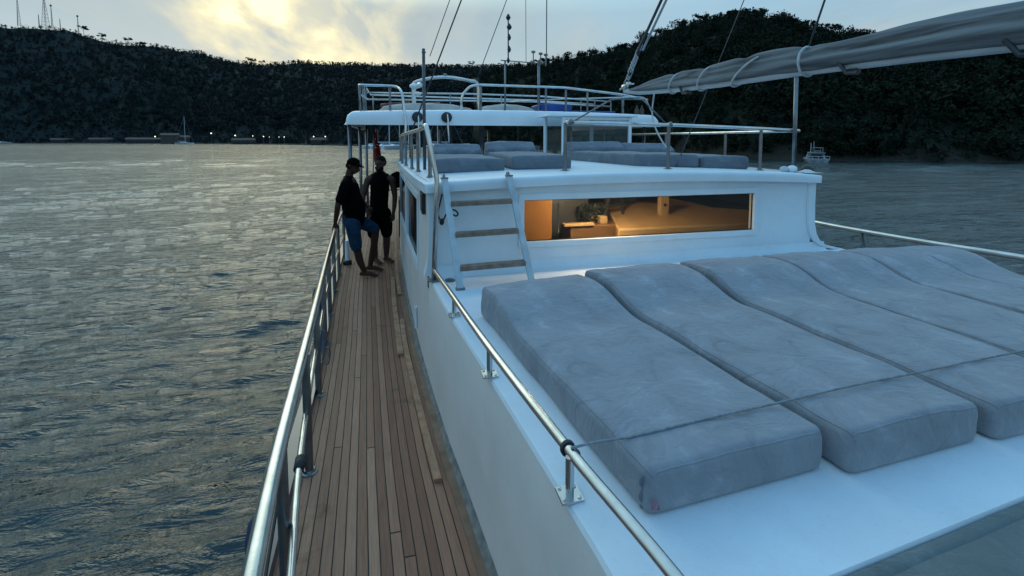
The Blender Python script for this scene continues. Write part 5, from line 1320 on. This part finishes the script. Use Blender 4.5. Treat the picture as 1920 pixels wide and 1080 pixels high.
# --- man leaning on the rail in a cap
p1 = thing('person', 'man in black t-shirt, denim shorts and cap leaning back on the deck rail', 'person', (-.55, 7.25, 0))
hd, HP = head_shapes((-.635, 7.22, 1.655), (.86, -.30, -.34), .98)
S = list(hd)
S += [('l', [(-.675, 7.25, 1.60), (-.695, 7.25, 1.52), (-.705, 7.25, 1.44)], [.054, .056, .068])]
S += [('l', [(-.70, 7.25, 1.40), (-.695, 7.25, 1.25), (-.665, 7.25, 1.08), (-.655, 7.25, .92), (-.655, 7.25, .84)], [.115, .135, .145, .140, .130])]
S += [('l', [(-.725, 7.10, 1.40), (-.71, 7.25, 1.43), (-.69, 7.40, 1.40)], [.055, .07, .055])]
S += [('l', [(-.735, 7.06, 1.395), (-.785, 7.00, 1.25), (-.835, 6.98, 1.10)], [.058, .050, .040]), ('l', [(-.835, 6.98, 1.10), (-.862, 7.03, .96), (-.885, 7.08, .855)], [.042, .037, .026])]
S += hand_shapes((-.885, 7.085, .850), (-.18, .22, -.95), (.9, .1, 0), 1.0)
S += [('l', [(-.69, 7.44, 1.39), (-.64, 7.50, 1.25), (-.58, 7.50, 1.11)], [.057, .048, .040]), ('l', [(-.58, 7.50, 1.11), (-.50, 7.40, 1.08), (-.43, 7.28, 1.04)], [.041, .035, .026])]
S += hand_shapes((-.425, 7.27, 1.035), (.3, -.8, -.25), (0, .1, 1), .9)
S += [('l', [(-.655, 7.17, .84), (-.635, 7.16, .64), (-.605, 7.18, .44)], [.098, .082, .058]), ('l', [(-.605, 7.18, .44), (-.575, 7.20, .26), (-.515, 7.21, .085)], [.058, .056, .036])]
S += foot_shapes((-.515, 7.21, .085), (.93, -.25, 0))
S += [('l', [(-.65, 7.34, .84), (-.50, 7.42, .76), (-.345, 7.47, .66)], [.098, .084, .060]), ('l', [(-.345, 7.47, .66), (-.385, 7.50, .38), (-.445, 7.52, .09)], [.058, .054, .036])]
S += foot_shapes((-.445, 7.52, .09), (.9, -.3, 0))
solid('body', S, M['skin'], p1, .0085, 4)
T = [('l', [(-.705, 7.25, 1.455), (-.70, 7.25, 1.36), (-.69, 7.25, 1.22), (-.645, 7.25, 1.05), (-.645, 7.25, .86)], [.085, .140, .152, .170, .158])]
T += [('l', [(-.73, 7.08, 1.41), (-.71, 7.25, 1.435), (-.69, 7.42, 1.41)], [.068, .085, .068]), ('l', [(-.735, 7.06, 1.40), (-.775, 7.01, 1.27), (-.80, 6.99, 1.19)], [.072, .068, .070]), ('l', [(-.69, 7.44, 1.40), (-.645, 7.49, 1.28), (-.625, 7.50, 1.20)], [.072, .068, .068])]
solid('t_shirt', T, M['tee'], p1, .012, 8)
T = [('l', [(-.66, 7.25, .93), (-.655, 7.25, .84), (-.65, 7.25, .78)], [.155, .152, .13]), ('l', [(-.655, 7.165, .82), (-.64, 7.155, .66), (-.615, 7.17, .47)], [.115, .100, .086]), ('l', [(-.65, 7.34, .82), (-.52, 7.41, .77), (-.375, 7.46, .675)], [.115, .102, .084])]
solid('denim_shorts', T, M['denim'], p1, .011, 6)
f, r_, u = ray_frame((.86, -.30, -.34)); c0 = Vector((-.635, 7.22, 1.655))
cp = [('b', c0 - f * .014 + u * .052, .095, .095, .075)]
for k in range(-3, 4): cp.append(('l', [c0 + f * .05 + r_ * (k * .019) + u * .050, c0 + f * (.155 - .004 * k * k) + r_ * (k * .019) + u * .038], [.012, .008]))
solid('cap', cp, M['tee'], p1, .007, 4)
solid('hair', [('b', c0 - f * .032 + u * .0, .080, .080, .062)], M['hair'], p1, .009, 2)

# --- bearded man in a tank top
p2 = thing('person', 'bearded man in black tank top and black shorts standing barefoot behind the other', 'person', (-.3, 7.98, 0))
fw = (-.62, -.72, -.32)
hd, HP = head_shapes((-.275, 7.93, 1.655), fw, .98)
S = list(hd)
S += [('l', [(-.275, 7.96, 1.59), (-.285, 7.98, 1.52), (-.288, 8.0, 1.44)], [.056, .058, .07])]
S += [('l', [(-.29, 8.0, 1.38), (-.295, 8.0, 1.22), (-.305, 8.0, 1.05), (-.315, 8.0, .90), (-.315, 8.0, .84)], [.13, .135, .128, .132, .128], 1.)]
S += [('l', [(-.45, 8.02, 1.40), (-.29, 8.01, 1.43), (-.125, 7.98, 1.395)], [.06, .075, .06])]
S += [('l', [(-.475, 8.02, 1.385), (-.525, 8.0, 1.25), (-.555, 7.96, 1.12)], [.060, .052, .042]), ('l', [(-.555, 7.96, 1.12), (-.545, 7.88, 1.00), (-.50, 7.80, .90)], [.042, .037, .027])]
S += hand_shapes((-.50, 7.80, .90), (.45, -.3, -.75), (.5, -.3, .4), .9)
S += [('l', [(-.10, 7.975, 1.38), (-.07, 7.97, 1.24), (-.055, 7.95, 1.10)], [.060, .052, .042]), ('l', [(-.055, 7.95, 1.10), (-.065, 7.90, .96), (-.085, 7.86, .84)], [.042, .037, .027])]
S += hand_shapes((-.085, 7.86, .84), (-.05, -.1, -.95), (-.6, -.7, 0), .7)
S += [('l', [(-.405, 7.99, .84), (-.41, 7.97, .66), (-.405, 7.97, .47)], [.098, .084, .060]), ('l', [(-.405, 7.97, .47), (-.40, 8.0, .28), (-.385, 8.0, .085)], [.059, .057, .037])]
S += foot_shapes((-.385, 8.0, .085), (.45, -.85, 0))
S += [('l', [(-.23, 8.01, .84), (-.205, 7.99, .66), (-.20, 7.98, .47)], [.098, .084, .060]), ('l', [(-.20, 7.98, .47), (-.205, 8.02, .28), (-.215, 8.04, .085)], [.059, .057, .037])]
S += foot_shapes((-.215, 8.04, .085), (.6, -.75, 0))
solid('body', S, M['skin2'], p2, .0085, 4)
T = [('l', [(-.289, 8.0, 1.40), (-.292, 8.0, 1.30), (-.30, 8.0, 1.16), (-.31, 8.0, 1.0), (-.315, 8.0, .84)], [.142, .156, .150, .148, .152]), ('l', [(-.40, 8.02, 1.43), (-.385, 8.01, 1.34)], [.058, .07]), ('l', [(-.18, 7.99, 1.43), (-.195, 8.0, 1.34)], [.058, .07])]
solid('tank_top', T, M['tee'], p2, .012, 6)
T = [('l', [(-.315, 8.0, .92), (-.315, 8.0, .84), (-.315, 8.0, .78)], [.152, .154, .13]), ('l', [(-.405, 7.99, .82), (-.415, 7.975, .66), (-.415, 7.975, .50)], [.116, .104, .094]), ('l', [(-.23, 8.0, .82), (-.205, 7.99, .66), (-.20, 7.985, .50)], [.116, .104, .094])]
solid('shorts', T, M['tee'], p2, .011, 6)
f, r_, u = ray_frame(fw); c0 = Vector((-.275, 7.93, 1.655))
solid('hair', [('b', c0 - f * .026 + u * .045, .086, .086, .078), ('b', c0 - f * .05 + u * .0, .07, .07, .075)], M['hair'], p2, .008, 2)
solid('beard', [('l', [c0 + f * .055 - r_ * .055 - u * .055, c0 + f * .072 - u * .098, c0 + f * .055 + r_ * .055 - u * .055], [.024, .034, .024]), ('b', c0 + f * .06 - u * .10, .038, .038, .034)], M['hair'], p2, .007, 2)

# ================================================================== DISTANT BOATS AND SHORE
def sailboat(az, r, length, mast, head, label, group=None, m='hull_white', deckh=1.0):
    x, y, _ = polar(az, 0, r); t = thing('sailboat' if mast else 'small_boat', label, 'boat', (x, y, SEA), group)
    ca, sa = math.cos(head), math.sin(head)
    W = lambda l, w, z: (x + l * ca - w * sa, y + l * sa + w * ca, SEA + z)
    mb = MB(); rows = []
    for l, w in [(-.5, .13), (-.3, .17), (0, .18), (.25, .13), (.42, .05), (.52, .004)]:
        l_ = l * length; w_ = w * length; sh = deckh * (1 + .25 * max(0, l)); rows.append([W(l_, -w_ * .55, -.2), W(l_, -w_, sh), W(l_, -w_ * .9, sh + .03), W(l_, w_ * .9, sh + .03), W(l_, w_, sh), W(l_, w_ * .55, -.2)])
    mb.grid(rows); mb.add([rows[0][k] for k in range(6)], [(0, 1, 2, 3, 4, 5)]); mb.build('hull', M[m], t)
    mb = MB(); a, b_ = -.22 * length, .18 * length; w_ = .11 * length
    mb.hexa([W(a, -w_, deckh), W(b_, -w_ * .8, deckh), W(b_, w_ * .8, deckh), W(a, w_, deckh)], [W(a * .9, -w_ * .8, deckh + .7), W(b_ * .6, -w_ * .6, deckh + .6), W(b_ * .6, w_ * .6, deckh + .6), W(a * .9, w_ * .8, deckh + .7)])
    cb = mb.build('cabin', M[m], t, bevel=.08)
    mb = MB(); mb.hexa([W(a * .8, -w_ * .94, deckh + .3), W(b_ * .6, -w_ * .8, deckh + .3), W(b_ * .6, w_ * .8, deckh + .3), W(a * .8, w_ * .94, deckh + .3)], [W(a * .8, -w_ * .9, deckh + .5), W(b_ * .6, -w_ * .75, deckh + .5), W(b_ * .6, w_ * .75, deckh + .5), W(a * .8, w_ * .9, deckh + .5)]); mb.build('windows', M['dark_glass'], cb)
    if mast:
        mb = MB(); mb.tube([W(.05 * length, 0, deckh), W(.05 * length, 0, mast)], .17, 6); mb.tube([W(.05 * length, 0, deckh + 1.3), W(-.36 * length, 0, deckh + 1.3)], .16, 6)
        for e in (.5, -.5): mb.tube([W(e * length, 0, deckh), W(.05 * length, 0, mast * .98)], .02, 4)
        mb.tube([W(.05 * length, -.06 * length, mast * .6), W(.05 * length, .06 * length, mast * .6)], .04, 4); mb.build('mast', M['boom'], t)
    return t
sailboat(-21.15, 480, 13, 23, .2, 'sailboat with tall bare mast moored by the far shore lamps')
sailboat(-33.55, 700, 16, 0, 1.3, 'small white boat at the extreme left edge of the far shore')
for i, (az, r, ln, ms, hd_, lb) in enumerate([
    (-2.6, 195, 10, 0, .3, 'low white boat leftmost under the awning edge by the flag'),
    (-1.1, 190, 13, 14, .2, 'moored sailboat just right of the red flag'),
    (.1, 185, 13, 16, .5, 'moored sailboat second right of the red flag'),
    (1.2, 190, 12, 13, .9, 'moored sailboat beside the curved handrail of the awning'),
    (4.6, 195, 10, 14, .4, 'moored sailboat seen between the two awning front lamps'),
    (6.2, 192, 11, 12, .1, 'moored sailboat right of the second awning front lamp'),
    (8.0, 190, 9, 0, 2.8, 'low dark-windowed boat above the gap between the roof headrests'),
    (15.5, 165, 9, 0, 2.9, 'small boat seen between the awning posts above the second headrest')]):
    sailboat(az, r, ln, ms, hd_, lb, 'boats moored in the bay behind the awning', m='hull_white' if i % 4 != 3 else 'hull_grey', deckh=1.35)
# motorboat off the near shore, seen from astern
bx_, by_, _ = polar(46.75, 0, 88); mbt = thing('motorboat', 'white motorboat with flybridge anchored off the near shore', 'motorboat', (bx_, by_, SEA))
a0 = R(90 - 46.75) + .12; ca, sa = math.cos(a0), math.sin(a0); W = lambda l, w, z: (bx_ + l * ca - w * sa * .88, by_ + l * sa + w * ca * .88, SEA + z * .58)
mb = MB(); rows = []
for l, w in [(-1, 1.75), (2, 1.9), (5, 1.7), (7.5, 1.0), (9, .05)]: rows.append([W(l, -w * .75, -.2), W(l, -w, 1.0), W(l, w, 1.0), W(l, w * .75, -.2)])
mb.grid(rows); mb.add(rows[0], [(0, 1, 2, 3)]); mb.build('hull', M['hull_grey'], mbt)
mb = MB(); mb.hexa([W(1.6, -1.5, 1.0), W(5.5, -1.2, 1.0), W(5.5, 1.2, 1.0), W(1.6, 1.5, 1.0)], [W(1.6, -1.25, 2.5), W(4.6, -1.0, 2.4), W(4.6, 1.0, 2.4), W(1.6, 1.25, 2.5)]); cb = mb.build('cabin', M['hull_grey'], mbt)
mb = MB(); mb.hexa([W(1.58, -1.1, 1.1), W(1.59, -1.1, 1.1), W(1.59, .9, 1.1), W(1.58, .9, 1.1)], [W(1.56, -.95, 2.2), W(1.59, -.95, 2.2), W(1.59, .8, 2.2), W(1.56, .8, 2.2)]); mb.build('aft_door', M['dark_glass'], cb)
mb = MB(); mb.hexa([W(1, -1.35, 2.5), W(4.4, -1.1, 2.5), W(4.4, 1.1, 2.5), W(1, 1.35, 2.5)], [W(1, -1.35, 2.72), W(4.4, -1.1, 2.72), W(4.4, 1.1, 2.72), W(1, 1.35, 2.72)])
mb.hexa([W(2, -.9, 2.7), W(2.4, -.9, 2.7), W(2.4, .3, 2.7), W(2, .3, 2.7)], [W(2, -.8, 3.35), W(2.3, -.8, 3.35), W(2.3, .2, 3.35), W(2, .2, 3.35)]); mb.build('flybridge', M['hull_grey'], mbt)
mb = MB(); mb.hexa([W(1.4, -1.1, 3.9), W(3.6, -1.0, 3.9), W(3.6, .4, 3.9), W(1.4, .4, 3.9)], [W(1.4, -1.1, 4.05), W(3.6, -1.0, 4.05), W(3.6, .4, 4.05), W(1.4, .4, 4.05)])
for l, w in [(1.5, -1.0), (1.5, .35), (3.4, -.9), (3.4, .3)]: mb.tube([W(l, w, 2.7), W(l, w, 3.95)], .05, 5)
mb.build('sun_top', M['hull_grey'], mbt)
mb = MB(); mb.tube([W(2.4, .75, 2.7), W(2.4, .75, 5.3)], .05, 5); mb.tube([W(2.4, .3, 4.0), W(2.4, .3, 5.8)], .03, 5)
for w in (-1.7, -.9, 0, .9, 1.7): mb.tube([W(-.95, w, 1.0), W(-.95, w, 1.75)], .035, 5)
mb.tube([W(-.95, -1.7, 1.75), W(-.95, 1.7, 1.75)], .035, 5); mb.build('rails_and_aerials', M['boom'], mbt)
# shore buildings and lamps
def building(az, r, w, d, h, m, label, nwin, el0=None, roof=True, name='shore_building'):
    h *= .72; x, y, _ = polar(az, 0, r); ca, sa = math.cos(-R(az)), math.sin(-R(az)); z0 = SEA + 1.0
    W = lambda l, q_, z: (x + l * ca - q_ * sa, y + l * sa + q_ * ca, z0 + z)
    t = thing(name, label, 'building', (x, y, z0))
    MB().hexa([W(-w / 2, 0, -1.5), W(w / 2, 0, -1.5), W(w / 2, d, -1.5), W(-w / 2, d, -1.5)], [W(-w / 2, 0, h), W(w / 2, 0, h), W(w / 2, d, h), W(-w / 2, d, h)]).build('wall', M[m], t)
    if roof: MB().add([W(-w / 2 - .6, -.6, h), W(w / 2 + .6, -.6, h), W(w / 2 + .6, d + .6, h), W(-w / 2 - .6, d + .6, h), W(-w / 2, d / 2, h + 1.8), W(w / 2, d / 2, h + 1.8)], [(0, 1, 5, 4), (2, 3, 4, 5), (1, 2, 5), (3, 0, 4)]).build('roof', M['roof_tile'], t)
    for i in range(nwin):
        l = -w / 2 + w * (i + .5) / nwin; q_ = min(1.1, w / nwin * .32)
        MB().hexa([W(l - q_, -.08, h * .35), W(l + q_, -.08, h * .35), W(l + q_, -.02, h * .35), W(l - q_, -.02, h * .35)], [W(l - q_, -.08, h * .75), W(l + q_, -.08, h * .75), W(l + q_, -.02, h * .75), W(l - q_, -.02, h * .75)]).build('window', M['dark_glass'], t)
building(-24.35, 560, 26, 9, 4, 'facade2', 'long low pale shore building left of the first two lamps', 8)
building(-22.3, 500, 13, 8, 9, 'facade', 'beige two storey house behind the moored tall-masted sailboat', 4)
building(-21.2, 505, 9, 8, 6.5, 'facade', 'low beige house just right of the taller beige house', 3)
building(-30.0, 690, 18, 8, 3.5, 'facade2', 'small grey shore building farthest left', 4)
building(-27.2, 640, 24, 8, 4, 'facade2', 'grey waterfront building between the leftmost one and the long low one', 7)
building(-16.0, 425, 16, 7, 3, 'facade2', 'low dark waterfront building behind the middle group of shore lamps', 5)
building(-8.6, 335, 10, 6, 3.2, 'facade2', 'small dark quay building behind the last pair of shore lamps', 3)
LM = [(-23.45, .0054, 'leftmost shore lamp, beside the long low building', .9), (-23.0, .0036, 'second shore lamp from the left, just below the leftmost', .7), (-18.85, .0114, 'highest shore lamp, right of the moored sailboat', 1.), (-16.74, .0078, 'bright lone shore lamp, second right of the sailboat', 1.),
      (-15.12, .0069, 'small dim shore lamp left of the paired middle lamps', .6), (-14.12, .0060, 'brighter left one of two close middle shore lamps', .85), (-13.56, .0050, 'faint right one of two close middle shore lamps', .45), (-12.63, .0051, 'small left lamp of the low pair near the middle shore', .55), (-12.11, .0052, 'small right lamp of the low pair near the middle shore', .7), (-9.14, .0062, 'left one of the last two bright shore lamps', 1.), (-7.92, .0063, 'rightmost bright shore lamp, nearest the men', 1.)]
for az, el, lb, s in LM:
    r = float(np.interp(az, *zip(*FAR_SHORE))) * .985; x, y, z = polar(az, el, r); t = thing('shore_lamp', lb, 'lamp', (x, y, SEA + .3), 'lit lamps along the far shore')
    MB().tube([(x, y, SEA + .3), (x, y, z)], .10, 6).build('post', M['mast_grey'], t)
    MB().ball((x, y, z), .0008 * r * s).build('lamp_head', M['lamp_glow'], t, smooth='all')
# quay along the far shore
mb = MB(); rows = []
for az in np.arange(-31, -3.9, .5):
    r = float(np.interp(az, *zip(*FAR_SHORE))) * .99; x, y, _ = polar(az, 0, r); x2, y2, _ = polar(az, 0, r + 8); rows.append([(x, y, SEA - .5), (x, y, SEA + .75), (x2, y2, SEA + .8)])
o = mb.grid(rows).build('quay', M['dark'], None); o['kind'] = 'structure'
